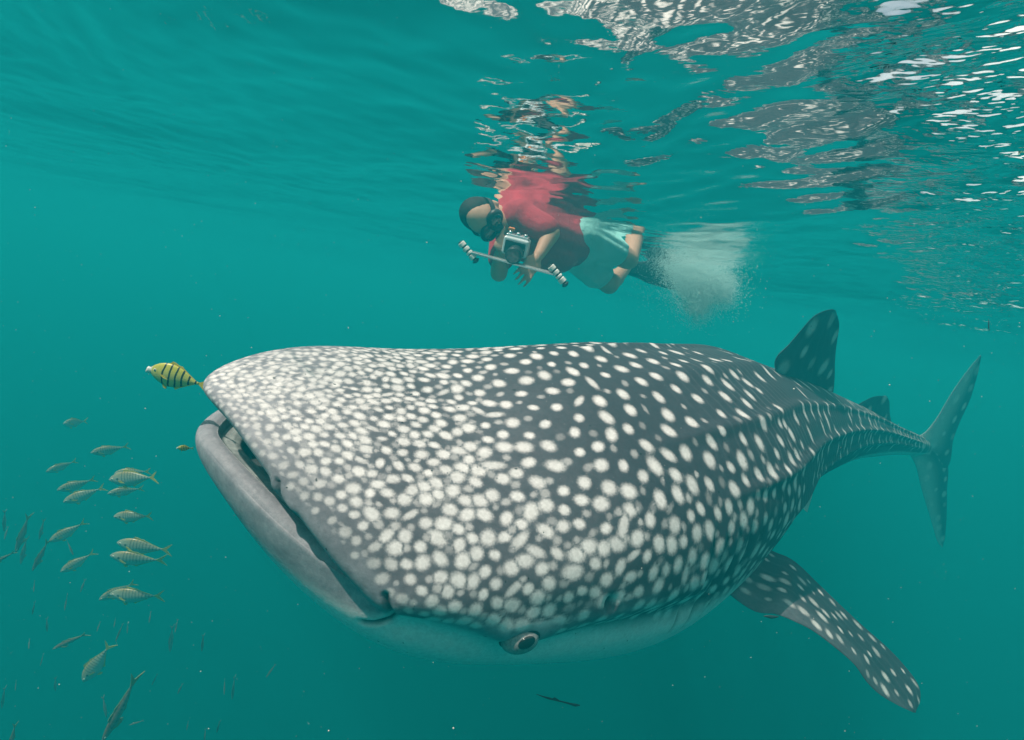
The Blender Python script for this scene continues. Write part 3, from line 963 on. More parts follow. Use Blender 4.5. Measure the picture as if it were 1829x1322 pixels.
place_eye(V[I_EYE] + NRM[I_EYE] * 0.010, nE, view_r, True)
# the far eye, same place on the other flank
ringE, colE = I_EYE // NTH, I_EYE % NTH
jF = int(round(((math.pi - th_list[colE]) % (2 * math.pi)) / (2 * math.pi) * NTH)) % NTH
iF = ringE * NTH + jF
place_eye(V[iF], NRM[iF], TA[iF])
# ================================================================ the swimmer
EX, EY, EZ = [np.array(CAM_ROT @ Vector(v)) for v in ((1, 0, 0), (0, 1, 0), (0, 0, 1))]
def J(px, py, d): return np.array(unproj(px, py, d))

def capsule(bm, a, b, ra, rb, n=14, caps=True):
    a, b = np.array(a), np.array(b)
    d = b - a; L = np.linalg.norm(d)
    if L < 1e-6: return
    z = d / L; x = np.cross(z, (0.3, 0.5, 0.8)); x /= np.linalg.norm(x); y = np.cross(z, x)
    rings = []
    prof = [(-ra * math.cos(f), ra * math.sin(f)) for f in np.linspace(0.12, math.pi / 2, 5)]
    prof += [(L * t, ra + (rb - ra) * t) for t in (0.25, 0.5, 0.75)]
    prof += [(L + rb * math.sin(f), rb * math.cos(f)) for f in np.linspace(0, math.pi / 2 - 0.12, 5)]
    for h, r in prof:
        rings.append([bm.verts.new(a + z * h + (x * math.cos(2 * math.pi * k / n) + y * math.sin(2 * math.pi * k / n)) * r) for k in range(n)])
    for i in range(len(rings) - 1):
        for k in range(n):
            bm.faces.new((rings[i][k], rings[i][(k + 1) % n], rings[i + 1][(k + 1) % n], rings[i + 1][k]))
    bm.faces.new(rings[0][::-1]); bm.faces.new(rings[-1])

def ellipsoid(bm, c, ax, n=20, m=12):
    """ax: three semi-axis vectors"""
    c = np.array(c); ax = [np.array(v) for v in ax]
    rings = []
    for i in range(1, m):
        f = math.pi * i / m
        rings.append([bm.verts.new(c + ax[2] * math.cos(f) + (ax[0] * math.cos(2 * math.pi * k / n) + ax[1] * math.sin(2 * math.pi * k / n)) * math.sin(f)) for k in range(n)])
    t0 = bm.verts.new(c + ax[2]); t1 = bm.verts.new(c - ax[2])
    for i in range(len(rings) - 1):
        for k in range(n):
            bm.faces.new((rings[i][k], rings[i + 1][k], rings[i + 1][(k + 1) % n], rings[i][(k + 1) % n]))
    for k in range(n):
        bm.faces.new((t0, rings[0][k], rings[0][(k + 1) % n])); bm.faces.new((t1, rings[-1][(k + 1) % n], rings[-1][k]))

def fused(name, fill, voxel, mat, parent=None, smooth=6, relax=None):
    """many overlapping solids grown together into one continuous skin"""
    bm = bmesh.new(); fill(bm)
    bmesh.ops.recalc_face_normals(bm, faces=bm.faces)
    me = bpy.data.meshes.new(name); bm.to_mesh(me); bm.free()
    o = bpy.data.objects.new(name, me); COL.objects.link(o)
    r = o.modifiers.new("r", 'REMESH'); r.mode = 'VOXEL'; r.voxel_size = voxel; r.adaptivity = 0
    s_ = o.modifiers.new("s", 'SMOOTH'); s_.factor = 0.5; s_.iterations = smooth
    dg = bpy.context.evaluated_depsgraph_get()
    me2 = bpy.data.meshes.new_from_object(o.evaluated_get(dg))
    o.modifiers.clear(); o.data = me2; me2.name = name
    me2.polygons.foreach_set("use_smooth", np.ones(len(me2.polygons), dtype=bool))
    me2.materials.clear(); me2.materials.append(mat)
    if parent is not None: o.parent = parent
    return o

M_SKIN = simple_mat("human_skin", (0.50, 0.30, 0.20), 0.55, 0.3, 0.12, 25)
def cloth_mat(name, col, scale=60):
    t = NT(name); tc = t.n("ShaderNodeTexCoord"); ob = tc.outputs["Object"]
    nz = t.noise(ob, 9, 4, 0.6); nf = t.noise(ob, 400, 2, 0.5)
    c = t.mix(nz, tuple(x * 0.75 for x in col), tuple(min(1, x * 1.2) for x in col))
    b = t.bsdf(c, 0.85, 0.15)
    t.bump(t.math('ADD', nz, t.math('MULTIPLY', nf, 0.15)), 0.7, 0.03, b)
    return t.out(b.outputs[0])
M_RED = cloth_mat("red_cotton", (0.46, 0.045, 0.075))
M_TEAL = cloth_mat("pale_turquoise_shorts", (0.40, 0.93, 0.82))
M_BLACK = simple_mat("black_rubber", (0.012, 0.012, 0.014), 0.45, 0.4)
M_HAIR = simple_mat("dark_hair", (0.018, 0.014, 0.012), 0.7, 0.2, 0.4, 200)

SW = -15.0    # vertical trim of the whole swimmer in photograph pixels
def S(px, py, d): return J(px, py + SW, d)
hd = S(868, 404, 2.42)
hf = EX * 0.50 - EY * 0.62 + EZ * 0.58; hf /= np.linalg.norm(hf)      # where the face points
hc = -EX * 0.78 + EY * 0.02 + EZ * 0.62; hc -= (hc @ hf) * hf; hc /= np.linalg.norm(hc)   # crown
hs = np.cross(hf, hc)
neck = S(897, 402, 2.53); chest = S(938, 422, 2.58); waist = S(1000, 442, 2.72); pelvis = S(1035, 450, 2.82)
shL = S(928, 402, 2.44); elL = S(984, 432, 2.38); wrL = S(963, 470, 2.33); haL = S(950, 487, 2.315)
shR = S(902, 432, 2.68); elR = S(891, 503, 2.56); wrR = S(892, 470, 2.42); haR = S(901, 452, 2.355)
hiL = S(1040, 434, 2.74); knL = S(1122, 478, 2.93); anL = S(1143, 424, 3.16)
hiR = S(1030, 466, 2.90); knR = S(1088, 522, 2.98); anR = S(1118, 494, 3.34)

def finger(bm, root, d1, d2, l, r, bend):
    """three short bones, each curling further from d1 toward d2"""
    p = np.array(root); d = d1.copy()
    for k, f in enumerate((0.42, 0.33, 0.25)):
        d = d1 * math.cos(bend * k) + d2 * math.sin(bend * k); d /= np.linalg.norm(d)
        q = p + d * l * f
        capsule(bm, p, q, r * (1 - 0.1 * k), r * (0.92 - 0.1 * k), 10)
        p = q

def hand(bm, wr, pal, along, across, curl, thumb_dir):
    capsule(bm, wr, wr + (pal - wr) * 0.5, 0.024, 0.024)
    ellipsoid(bm, pal, (across * 0.042, np.cross(along, across) * 0.016, along * 0.050))
    for k, l in enumerate((0.072, 0.082, 0.076, 0.060)):
        root = pal + along * 0.036 + across * (0.031 - 0.0205 * k)
        finger(bm, root, along + across * 0.10 * (1 - k * 0.66), curl, l, 0.0088, 0.55)
    finger(bm, pal + across * 0.034 - along * 0.015, thumb_dir, curl, 0.062, 0.0105, 0.35)

def person_fill(bm):
    # head
    ellipsoid(bm, hd + hc * 0.015, (hs * 0.076, hf * 0.094, hc * 0.108))
    ellipsoid(bm, hd - hc * 0.055 + hf * 0.030, (hs * 0.058, hf * 0.066, hc * 0.062))      # jaw
    capsule(bm, hd + hf * 0.090 + hc * 0.012, hd + hf * 0.113 - hc * 0.022, 0.009, 0.015)  # nose
    capsule(bm, hd + hf * 0.088 - hc * 0.058 - hs * 0.018, hd + hf * 0.088 - hc * 0.058 + hs * 0.018, 0.008, 0.008)  # lips
    capsule(bm, hd + hf * 0.076 - hc * 0.098, hd + hf * 0.072 - hc * 0.090, 0.020, 0.020)  # chin
    for e in (-1, 1):
        ellipsoid(bm, hd + hs * 0.078 * e - hc * 0.012, (hs * 0.010, hf * 0.018, hc * 0.032))   # ears
        ellipsoid(bm, hd + hf * 0.082 + hs * 0.030 * e + hc * 0.022, (hs * 0.016, hf * 0.010, hc * 0.010))
    capsule(bm, hd - hc * 0.06 - hf * 0.02, neck, 0.055, 0.060)
    capsule(bm, neck, chest, 0.062, 0.115)
    up_ = np.array([0, 0, 1.0])
    capsule(bm, chest, waist, 0.125, 0.110); capsule(bm, waist, pelvis, 0.112, 0.125)
    capsule(bm, shL, shR, 0.072, 0.072)
    capsule(bm, shL, elL, 0.056, 0.043); capsule(bm, elL, wrL, 0.043, 0.027)
    capsule(bm, shR, elR, 0.056, 0.043); capsule(bm, elR, wrR, 0.043, 0.027)
    capsule(bm, hiL, knL, 0.092, 0.060); capsule(bm, knL, anL, 0.058, 0.036)
    capsule(bm, hiR, knR, 0.092, 0.060); capsule(bm, knR, anR, 0.058, 0.036)
    ellipsoid(bm, knL + (anL - knL) * 0.3, ((anL - knL) * 0.32, EX * 0.055, EY * 0.055))
    ellipsoid(bm, knR + (anR - knR) * 0.3, ((anR - knR) * 0.32, EX * 0.055, EY * 0.055))
    capsule(bm, anL, anL + (anL - knL) * 0.20 + EY * 0.01, 0.036, 0.030); capsule(bm, anR, anR + (anR - knR) * 0.20, 0.036, 0.030)
    # left hand lies over the tray bar, fingers down; right hand grips the housing from its side
    al = haL - wrL; al /= np.linalg.norm(al)
    ac = -EX * 0.9 - EY * 0.2 + EZ * 0.3; ac -= (ac @ al) * al; ac /= np.linalg.norm(ac)
    hand(bm, wrL, haL, al, -ac, -EZ * 0.8 - EX * 0.3, -EX * 0.6 - EY * 0.3 + EZ * 0.1)
    al = EX * 0.92 + EY * 0.10 - EZ * 0.1; al /= np.linalg.norm(al)
    ac = EY * 0.95 + EZ * 0.15; ac -= (ac @ al) * al; ac /= np.linalg.norm(ac)
    hand(bm, wrR, haR, al, ac, -EZ * 0.9, EX * 0.35 + EY * 0.85 - EZ * 0.3)
person = fused("person", person_fill, 0.0065, M_SKIN, None, 5)
tag(person, "snorkeller in red T-shirt and pale turquoise shorts swimming at the surface, aiming a camera", "person")

def shirt_fill(bm):
    capsule(bm, neck + (chest - neck) * 0.25, chest, 0.088, 0.140)
    capsule(bm, chest, waist, 0.142, 0.132); capsule(bm, waist, waist + (pelvis - waist) * 0.55, 0.134, 0.140)
    capsule(bm, shL, shR, 0.088, 0.088)
    capsule(bm, shL, shL + (elL - shL) * 0.80, 0.078, 0.072)
    capsule(bm, shR, shR + (elR - shR) * 0.62, 0.078, 0.070)
    capsule(bm, neck + (chest - neck) * 0.6, shL, 0.085, 0.080); capsule(bm, neck + (chest - neck) * 0.6, shR, 0.085, 0.080)
    # loose cloth hanging under the belly
    capsule(bm, chest + np.array([0, 0, -0.05]), waist + np.array([0, 0, -0.07]), 0.115, 0.115)
    rg = np.random.default_rng(2)
    for k in range(9):
        t = rg.uniform(0, 1); p = chest + (waist - chest) * t
        d = np.array([rg.normal(0, 0.2), rg.normal(0, 0.2), rg.choice([-1, 1])]); d /= np.linalg.norm(d)
        capsule(bm, p + d * 0.118, p + d * 0.116 + (pelvis - chest) * 0.35 * rg.uniform(0.3, 1) + EY * rg.normal(0, 0.02), 0.022, 0.016)
shirt = fused("t_shirt", shirt_fill, 0.009, M_RED, person, 4)

def shorts_fill(bm):
    capsule(bm, waist + (pelvis - waist) * 0.55, pelvis, 0.130, 0.140)
    capsule(bm, hiL, hiL + (knL - hiL) * 0.66, 0.108, 0.086)
    capsule(bm, hiR, hiR + (knR - hiR) * 0.68, 0.108, 0.086)
    rg = np.random.default_rng(4)
    for h_, k_ in ((hiL, knL), (hiR, knR)):
        for k in range(6):
            d = rg.normal(0, 1, 3); d -= (d @ (k_ - h_)) * (k_ - h_) / ((k_ - h_) @ (k_ - h_)); d /= np.linalg.norm(d)
            capsule(bm, h_ + d * 0.088, h_ + (k_ - h_) * 0.72 + d * 0.078, 0.022, 0.018)
shorts = fused("shorts", shorts_fill, 0.009, M_TEAL, person, 4)

def hair_fill(bm):
    ellipsoid(bm, hd + hc * 0.030 - hf * 0.018, (hs * 0.081, hf * 0.088, hc * 0.100))
    ellipsoid(bm, hd - hf * 0.045 - hc * 0.02, (hs * 0.072, hf * 0.055, hc * 0.075))
hair = fused("hair", hair_fill, 0.006, M_HAIR, person, 3)

def mask_fill(bm):
    c = hd + hf * 0.088 + hc * 0.020
    for sx in (-1, 1):
        ellipsoid(bm, c + hs * 0.036 * sx, (hs * 0.046, hf * 0.030, hc * 0.042))
    ellipsoid(bm, c - hc * 0.030 + hf * 0.006, (hs * 0.026, hf * 0.034, hc * 0.034))
mask = fused("dive_mask", mask_fill, 0.005, M_BLACK, person, 3)
M_LENS = simple_mat("mask_glass", (0.02, 0.03, 0.035), 0.04, 0.9, 0.1)
for sx in (-1, 1):
    bm = bmesh.new()
    ellipsoid(bm, hd + hf * 0.114 + hc * 0.024 + hs * 0.036 * sx, (hs * 0.032, hf * 0.008, hc * 0.030))
    me = bpy.data.meshes.new("lens"); bm.to_mesh(me); bm.free()
    o = bpy.data.objects.new("lens", me); COL.objects.link(o); me.materials.append(M_LENS); o.parent = mask
# strap round the back of the head
bm = bmesh.new()
n = 40; rr = []
for k in range(n):
    a = 2 * math.pi * k / n
    c = hd + hs * 0.084 * math.cos(a) + hf * (0.098 * math.sin(a) + 0.002) + hc * (0.022 + 0.012 * math.sin(a))
    nrm = hs * math.cos(a) + hf * math.sin(a)
    rr.append([bm.verts.new(c + hc * 0.013), bm.verts.new(c + hc * 0.013 + nrm * 0.004), bm.verts.new(c - hc * 0.013 + nrm * 0.004), bm.verts.new(c - hc * 0.013)])
for k in range(n):
    for q in range(4):
        bm.faces.new((rr[k][q], rr[(k + 1) % n][q], rr[(k + 1) % n][(q + 1) % 4], rr[k][(q + 1) % 4]))
me = bpy.data.meshes.new("strap"); bm.to_mesh(me); bm.free()
o = bpy.data.objects.new("strap", me); COL.objects.link(o); me.materials.append(M_BLACK); o.parent = mask

# swim fins
def swim_fin(an, direc, widthv):
    d = direc / np.linalg.norm(direc); w_ = widthv - (widthv @ d) * d; w_ /= np.linalg.norm(w_); nn = np.cross(d, w_)
    vs, fs = [], []
    prof = [(0.0, 0.045, 0.040), (0.10, 0.050, 0.036), (0.17, 0.060, 0.022), (0.24, 0.078, 0.010), (0.36, 0.088, 0.008), (0.47, 0.098, 0.006), (0.54, 0.100, 0.004)]
    m = 16
    for i, (l, wd, th_) in enumerate(prof):
        for k in range(m):
            a = 2 * math.pi * k / m
            cx = math.copysign(abs(math.cos(a)) ** 0.6, math.cos(a)); cy = math.copysign(abs(math.sin(a)) ** 0.8, math.sin(a))
            rib = 1 + (1.2 if (abs(cx) > 0.93 and l > 0.2) else 0)
            vs.append(an + d * l + w_ * wd * cx + nn * (th_ * cy * rib + 0.10 * (l / 0.54) ** 2))
    for i in range(len(prof) - 1):
        for k in range(m):
            fs.append((i * m + k, i * m + (k + 1) % m, (i + 1) * m + (k + 1) % m, (i + 1) * m + k))
    fs.append(tuple(range(m))[::-1]); fs.append(tuple((len(prof) - 1) * m + k for k in range(m)))
    mesh_np("swim_fin", np.array(vs), fs, M_BLACK, person)
swim_fin(anL + (anL - knL) * 0.05, EX * 0.62 - EY * 0.25 - EZ * 0.55, EX * 0.3 + EY * 0.7)
swim_fin(anR + (anR - knR) * 0.05, EX * 0.60 + EY * 0.02 - EZ * 0.6, EX * 0.2 + EY * 0.9)

# ---------------------------------------------------------------- the camera rig in the swimmer's hands
def bevel_box(name, c, ax, half, mat, parent, bev=0.006, seg=3):
    bm = bmesh.new(); bmesh.ops.create_cube(bm, size=2.0)
    for v in bm.verts:
        v.co = Vector(np.array(v.co) * np.array(half))
    bmesh.ops.bevel(bm, geom=bm.edges[:], offset=bev, segments=seg, affect='EDGES', profile=0.5)
    Mx = np.stack(ax, 1)
    for v in bm.verts: v.co = Vector(Mx @ np.array(v.co) + c)
    me = bpy.data.meshes.new(name); bm.to_mesh(me); bm.free()
    o = bpy.data.objects.new(name, me); COL.objects.link(o); me.materials.append(mat)
    if parent is not None: o.parent = parent
    return o
def rod(name, a, b, r0, r1, mat, parent, n=20, bev=0.0):
    a, b = np.array(a), np.array(b); d = b - a; L = np.linalg.norm(d); z = d / L
    x = np.cross(z, (0.3, 0.5, 0.8)); x /= np.linalg.norm(x); y = np.cross(z, x)
    bev = bev or min(r0, L) * 0.15
    prof = [(0, r0 - bev), (bev, r0), (L - bev, r1), (L, r1 - bev)]
    vs = [a + z * h + (x * math.cos(2 * math.pi * k / n) + y * math.sin(2 * math.pi * k / n)) * r for h, r in prof for k in range(n)]
    fs = [(i * n + k, i * n + (k + 1) % n, (i + 1) * n + (k + 1) % n, (i + 1) * n + k) for i in range(3) for k in range(n)]
    fs += [tuple(range(n))[::-1], tuple(3 * n + k for k in range(n))]
    return mesh_np(name, np.array(vs), fs, mat, parent, smooth=False)
M_SILVER = simple_mat("brushed_metal", (0.62, 0.66, 0.68), 0.25, 0.6, 0.12, 30, Metallic=0.7)
M_CLEAR = simple_mat("frosted_housing", (0.60, 0.68, 0.70), 0.15, 0.6, 0.15, 20)
M_DARK = simple_mat("dark_camera_body", (0.020, 0.022, 0.025), 0.35, 0.5)
M_WHITE = simple_mat("white_plastic", (0.82, 0.80, 0.74), 0.4, 0.4, 0.06)
M_ORANGE = simple_mat("orange_plastic", (0.75, 0.20, 0.03), 0.4, 0.4)
barA, barB = S(836, 464, 2.30), S(996, 506, 2.25)
bx_ = barB - barA; bL = np.linalg.norm(bx_); bx_ /= bL
cz_ = EZ * 0.9 - EY * 0.45; cz_ -= (cz_ @ bx_) * bx_; cz_ /= np.linalg.norm(cz_); cy_ = np.cross(cz_, bx_)
if cy_ @ EY < 0: cy_ = -cy_
rig = empty("underwater_camera", tuple(S(922, 470, 2.30)))
tag(rig, "silver underwater camera on a tray bar with black and white banded grips", "camera")
bpy.context.view_layer.update()
rig_inv = np.array(rig.location)
def in_rig(o):
    o.parent = rig; o.matrix_parent_inverse = Matrix.Translation(-rig.location); return o
cc_ = S(922, 455, 2.30)
axc = (bx_, cy_, cz_)
in_rig(bevel_box("housing", cc_, axc, (0.058, 0.040, 0.030), M_CLEAR, None, 0.010))
in_rig(bevel_box("camera_body", cc_ + cz_ * 0.004 - cy_ * 0.004, axc, (0.048, 0.031, 0.0275), M_DARK, None, 0.005))
in_rig(rod("lens_port", cc_ - cy_ * 0.020 + bx_ * 0.008 + cz_ * 0.020, cc_ - cy_ * 0.026 + bx_ * 0.010 + cz_ * 0.085, 0.034, 0.038, M_DARK, None, 28))
in_rig(rod("lens_glass", cc_ - cy_ * 0.026 + bx_ * 0.010 + cz_ * 0.0845, cc_ - cy_ * 0.026 + bx_ * 0.010 + cz_ * 0.088, 0.029, 0.029, M_LENS, None, 28))
in_rig(bevel_box("top_rail", cc_ + cy_ * 0.045, axc, (0.050, 0.006, 0.018), M_SILVER, None, 0.003))
for k in (-0.036, 0.0, 0.034):
    in_rig(rod("control_knob", cc_ + bx_ * k + cy_ * 0.046 + cz_ * 0.006, cc_ + bx_ * k + cy_ * 0.062 + cz_ * 0.006, 0.009, 0.008, M_SILVER, None, 14))
in_rig(bevel_box("latch", cc_ - bx_ * 0.034 + cy_ * 0.070 + cz_ * 0.004, axc, (0.014, 0.007, 0.008), M_ORANGE, None, 0.003))
in_rig(bevel_box("tray_bar", (barA + barB) / 2, (bx_, cy_, cz_), (bL / 2 * 0.92, 0.0045, 0.014), M_SILVER, None, 0.0015))
in_rig(rod("tray_post", cc_ - cy_ * 0.036, cc_ - cy_ * 0.055, 0.012, 0.014, M_SILVER, None, 16))
for end, dr in ((barA, -1), (barB, 1)):
    gdir = bx_ * 0.80 - cy_ * 0.60; gdir /= np.linalg.norm(gdir)
    p = end - gdir * 0.055
    grip = in_rig(rod("grip", p, p + gdir * 0.118, 0.0100, 0.0100, M_BLACK, None, 16))
    for k, (o0, ln, mt_) in enumerate(((0.006, 0.020, M_WHITE), (0.034, 0.016, M_WHITE), (0.058, 0.011, M_WHITE), (0.075, 0.022, M_WHITE), (0.104, 0.010, M_BLACK))):
        b = rod("grip_ring", p + gdir * o0, p + gdir * (o0 + ln), 0.0165, 0.0165, mt_, None, 18, 0.002)
        b.parent = grip
# ================================================================ kicked-up bubbles
def blob_cloud(name, P, rad, mat, tris='octa'):
    base = np.array([(1, 0, 0), (-1, 0, 0), (0, 1, 0), (0, -1, 0), (0, 0, 1), (0, 0, -1)], float)
    f = np.array([(0, 2, 4), (2, 1, 4), (1, 3, 4), (3, 0, 4), (2, 0, 5), (1, 2, 5), (3, 1, 5), (0, 3, 5)])
    n = len(P)
    V_ = (P[:, None] + base[None] * rad[:, None, None]).reshape(-1, 3)
    F_ = (f[None] + (np.arange(n) * 6)[:, None, None]).reshape(-1, 3)
    return mesh_np(name, V_, F_, mat)
t = NT("air_bubble")
bs = t.bsdf((0.82, 0.97, 0.96), 0.35, 0.5)  # cyan tint paints in the teal water light that bubbles reflect
trn = t.n("ShaderNodeBsdfTranslucent"); trn.inputs["Color"].default_value = (0.76, 0.98, 0.97, 1)
mx = t.n("ShaderNodeMixShader"); mx.inputs[0].default_value = 0.6
t.l(bs.outputs[0], mx.inputs[1]); t.l(trn.outputs[0], mx.inputs[2])
M_BUB = t.out(mx.outputs[0])
rb = np.random.default_rng(21)
pts, rr_ = [], []
def puff(px, py, d, sx, sy, sd, n, r0, r1):
    for _ in range(n):
        g = rb.normal(0, 1, 3)
        pts.append(J(px + g[0] * sx, py + g[1] * sy, d + g[2] * sd)); rr_.append(rb.uniform(r0, r1) ** 1.0)
for px, py, sx, sy, n in ((1190, 470, 14, 14, 260), (1212, 480, 16, 16, 700), (1236, 490, 18, 18, 1300), (1258, 500, 20, 20, 1700), (1283, 508, 16, 18, 1300), (1245, 522, 17, 18, 1300), (1248, 548, 13, 14, 650), (1225, 505, 14, 16, 600), (1298, 520, 10, 16, 350)):
    puff(px, py, 3.30, sx, sy, 0.08, n * 8, 0.0008, 0.0028)
puff(1230, 500, 3.3, 46, 34, 0.2, 3500, 0.0006, 0.0020)
puff(1215, 465, 3.25, 50, 12, 0.2, 1800, 0.0006, 0.0018)
puff(1300, 500, 3.3, 26, 26, 0.15, 900, 0.0006, 0.0030)
puff(1150, 470, 3.2, 40, 30, 0.2, 160, 0.0008, 0.0018)
# foam where the swimmer breaks the surface
for _ in range(420):
    tt = rb.random(); px = 985 + 175 * tt + rb.normal(0, 14); py = 383 + 38 * tt + rb.normal(0, 6)
    pts.append(J(px, py, 2.55 + 0.45 * tt + rb.normal(0, 0.05))); rr_.append(rb.uniform(0.0008, 0.0028))
puff(1151, 416, 2.95, 5, 3, 0.03, 60, 0.001, 0.003)
pts = np.array(pts); rr_ = np.array(rr_)
keep = pts[:, 2] < -0.012
bub = blob_cloud("bubbles", pts[keep], rr_[keep], M_BUB)
tag(bub, "white cloud of bubbles kicked up behind the swimmer", None, None, "stuff")

# ================================================================ drifting plankton specks
M_SPECK = simple_mat("plankton_speck", (0.55, 0.60, 0.55), 0.7, 0.2)
n = 1500
dep = rb.uniform(0.35, 3.2, n)
P_ = np.array([J(rb.uniform(-100, 1930), rb.uniform(-60, 1400), d) for d in dep])
okp = P_[:, 2] < -0.06
r_ = np.clip(rb.lognormal(-0.2, 0.5, n), 0.3, 2.2) * 0.00055 * np.clip(dep, 0.7, 3)
# keep the near water clear of the shark itself
spk = blob_cloud("plankton", P_[okp], r_[okp], M_SPECK)
tag(spk, "tiny pale specks of plankton drifting in the water", None, None, "stuff")

# ================================================================ fish
def fish_profile(kind):
    """stations along the body: x (0 snout .. 1 tail root), half height up, half height down, half width"""
    if kind == "jack":
        return np.array([(0, .012, .012, .008), (.04, .060, .052, .030), (.12, .112, .105, .050), (.25, .160, .165, .066), (.40, .178, .190, .070), (.55, .158, .170, .061), (.70, .112, .118, .044), (.85, .052, .054, .023), (.95, .022, .022, .012), (1.0, .020, .020, .010)])
    if kind == "slim":
        return np.array([(0, .010, .010, .008), (.05, .030, .030, .024), (.15, .052, .052, .042), (.30, .068, .070, .052), (.45, .070, .074, .054), (.60, .062, .064, .047), (.75, .044, .045, .034), (.88, .024, .024, .018), (.96, .014, .014, .010), (1.0, .013, .013, .009)])
    return np.array([(0, .045, .045, .018), (.05, .105, .095, .038), (.14, .180, .165, .064), (.28, .235, .230, .082), (.42, .245, .250, .084), (.58, .212, .218, .070), (.72, .150, .150, .048), (.86, .058, .058, .022), (.95, .030, .030, .012), (1.0, .028, .028, .011)])

def fish_body(prof, bend, n=34, m=18):
    xs = np.linspace(0, 1, n)
    g = [np.interp(xs, prof[:, 0], prof[:, k]) for k in (1, 2, 3)]
    for a in g:
        for _ in range(2): a[1:-1] = (a[:-2] + 2 * a[1:-1] + a[2:]) / 4
    th_ = np.linspace(0, 2 * math.pi, m, endpoint=False)
    X, T_ = np.meshgrid(xs, th_, indexing='ij')
    s_ = np.sin(T_); c_ = np.cos(T_)
    Z = np.where(s_ > 0, g[0][:, None], g[1][:, None]) * s_
    Y = g[2][:, None] * c_ * (1 - 0.25 * np.abs(s_))
    Y = Y + bend * X ** 2
    return np.stack([X, Y, Z], -1).reshape(-1, 3), grid_faces(n, m, True), n, m

def thin_fin(outline, y0, thick, bend):
    """a fin: a thin closed slab; outline in x,z"""
    k = len(outline)
    vs = [(x, y0 + bend * x * x + s * thick, z) for s in (-1, 1) for x, z in outline]
    fs = [tuple(range(k))[::-1], tuple(range(k, 2 * k))] + [(i, (i + 1) % k, k + (i + 1) % k, k + i) for i in range(k)]
    return np.array(vs), fs

def fish_mats(kind):
    t = NT("fish_skin_" + kind); tc = t.n("ShaderNodeTexCoord"); ob = tc.outputs["Object"]
    sep = t.n("ShaderNodeSeparateXYZ"); t.l(ob, sep.inputs[0])
    nz = t.noise(ob, 30, 3, 0.6)
    wob = t.math('MULTIPLY', t.math('SUBTRACT', t.noise(ob, 5, 2), 0.5), 0.05)
    xx = t.math('ADD', sep.outputs[0], wob)
    if kind == "golden":
        base = t.mix(t.maprange(sep.outputs[2], -0.2, 0.2), (0.50, 0.54, 0.20), (0.50, 0.46, 0.04))
        band = t.math('SINE', t.math('MULTIPLY', xx, 2 * math.pi / 0.128))
        band = t.maprange(band, 0.50, 0.72)
        band = t.math('MULTIPLY', band, t.maprange(sep.outputs[0], 0.17, 0.19))
        c = t.mix(band, base, (0.012, 0.012, 0.008))
        c = t.mix(t.maprange(sep.outputs[0], 0.055, 0.02), c, (0.72, 0.70, 0.62))
        m = t.out(t.bsdf(c, 0.38, 0.5).outputs[0])
        fin = simple_mat("golden_fin", (0.60, 0.46, 0.05), 0.5, 0.3)
    elif kind == "slim":
        c = t.mix(t.maprange(sep.outputs[2], -0.05, 0.045), (0.40, 0.42, 0.40), (0.20, 0.15, 0.11))
        c = t.mix(t.maprange(nz, 0.45, 0.7), c, (0.07, 0.06, 0.055))
        m = t.out(t.bsdf(c, 0.4, 0.5).outputs[0])
        fin = simple_mat("slim_fin", (0.25, 0.26, 0.10), 0.5, 0.3)
    else:
        up_ = t.maprange(sep.outputs[2], -0.10, 0.12, smooth=True)
        c = t.mix(up_, (0.40, 0.50, 0.50), (0.30, 0.31, 0.22))
        c = t.mix(t.maprange(sep.outputs[2], 0.11, 0.165), c, (0.42, 0.30, 0.11))
        band = t.math('SINE', t.math('MULTIPLY', xx, 2 * math.pi / 0.066))
        band = t.maprange(band, 0.15, 0.7)
        band = t.math('MULTIPLY', band, t.maprange(sep.outputs[2], -0.07, 0.0))
        band = t.math('MULTIPLY', band, t.maprange(sep.outputs[0], 0.26, 0.34))
        c = t.mix(t.math('MULTIPLY', band, 0.72), c, (0.06, 0.075, 0.07))
        # dark spot on the gill cover
        sp = t.n("ShaderNodeVectorMath", operation='DISTANCE'); 
        cmb = t.n("ShaderNodeCombineXYZ"); t.l(sep.outputs[0], cmb.inputs[0]); t.l(sep.outputs[2], cmb.inputs[2])
        t.l(cmb.outputs[0], sp.inputs[0]); sp.inputs[1].default_value = (0.235, 0, 0.015)
        c = t.mix(t.maprange(sp.outputs["Value"], 0.034, 0.022), c, (0.03, 0.035, 0.03))
        c = t.mix(t.maprange(nz, 0.55, 0.8, 0, 0.35), c, (0.75, 0.78, 0.75))
        m = t.out(t.bsdf(c, 0.32, 0.6).outputs[0])
        fin = simple_mat("yellow_fin", (0.52, 0.44, 0.08), 0.5, 0.3)
    return m, fin
MF = {k: fish_mats(k) for k in ("jack", "slim", "golden")}
M_EYEW = simple_mat("fish_eye_ring", (0.75, 0.74, 0.62), 0.25, 0.5)
M_EYEB = simple_mat("fish_eye_pupil", (0.008, 0.008, 0.010), 0.1, 0.6)
M_TIP = simple_mat("black_fin_tip", (0.012, 0.012, 0.012), 0.5, 0.3)
M_MOUTHW = simple_mat("pale_mouth", (0.78, 0.77, 0.72), 0.5, 0.3)

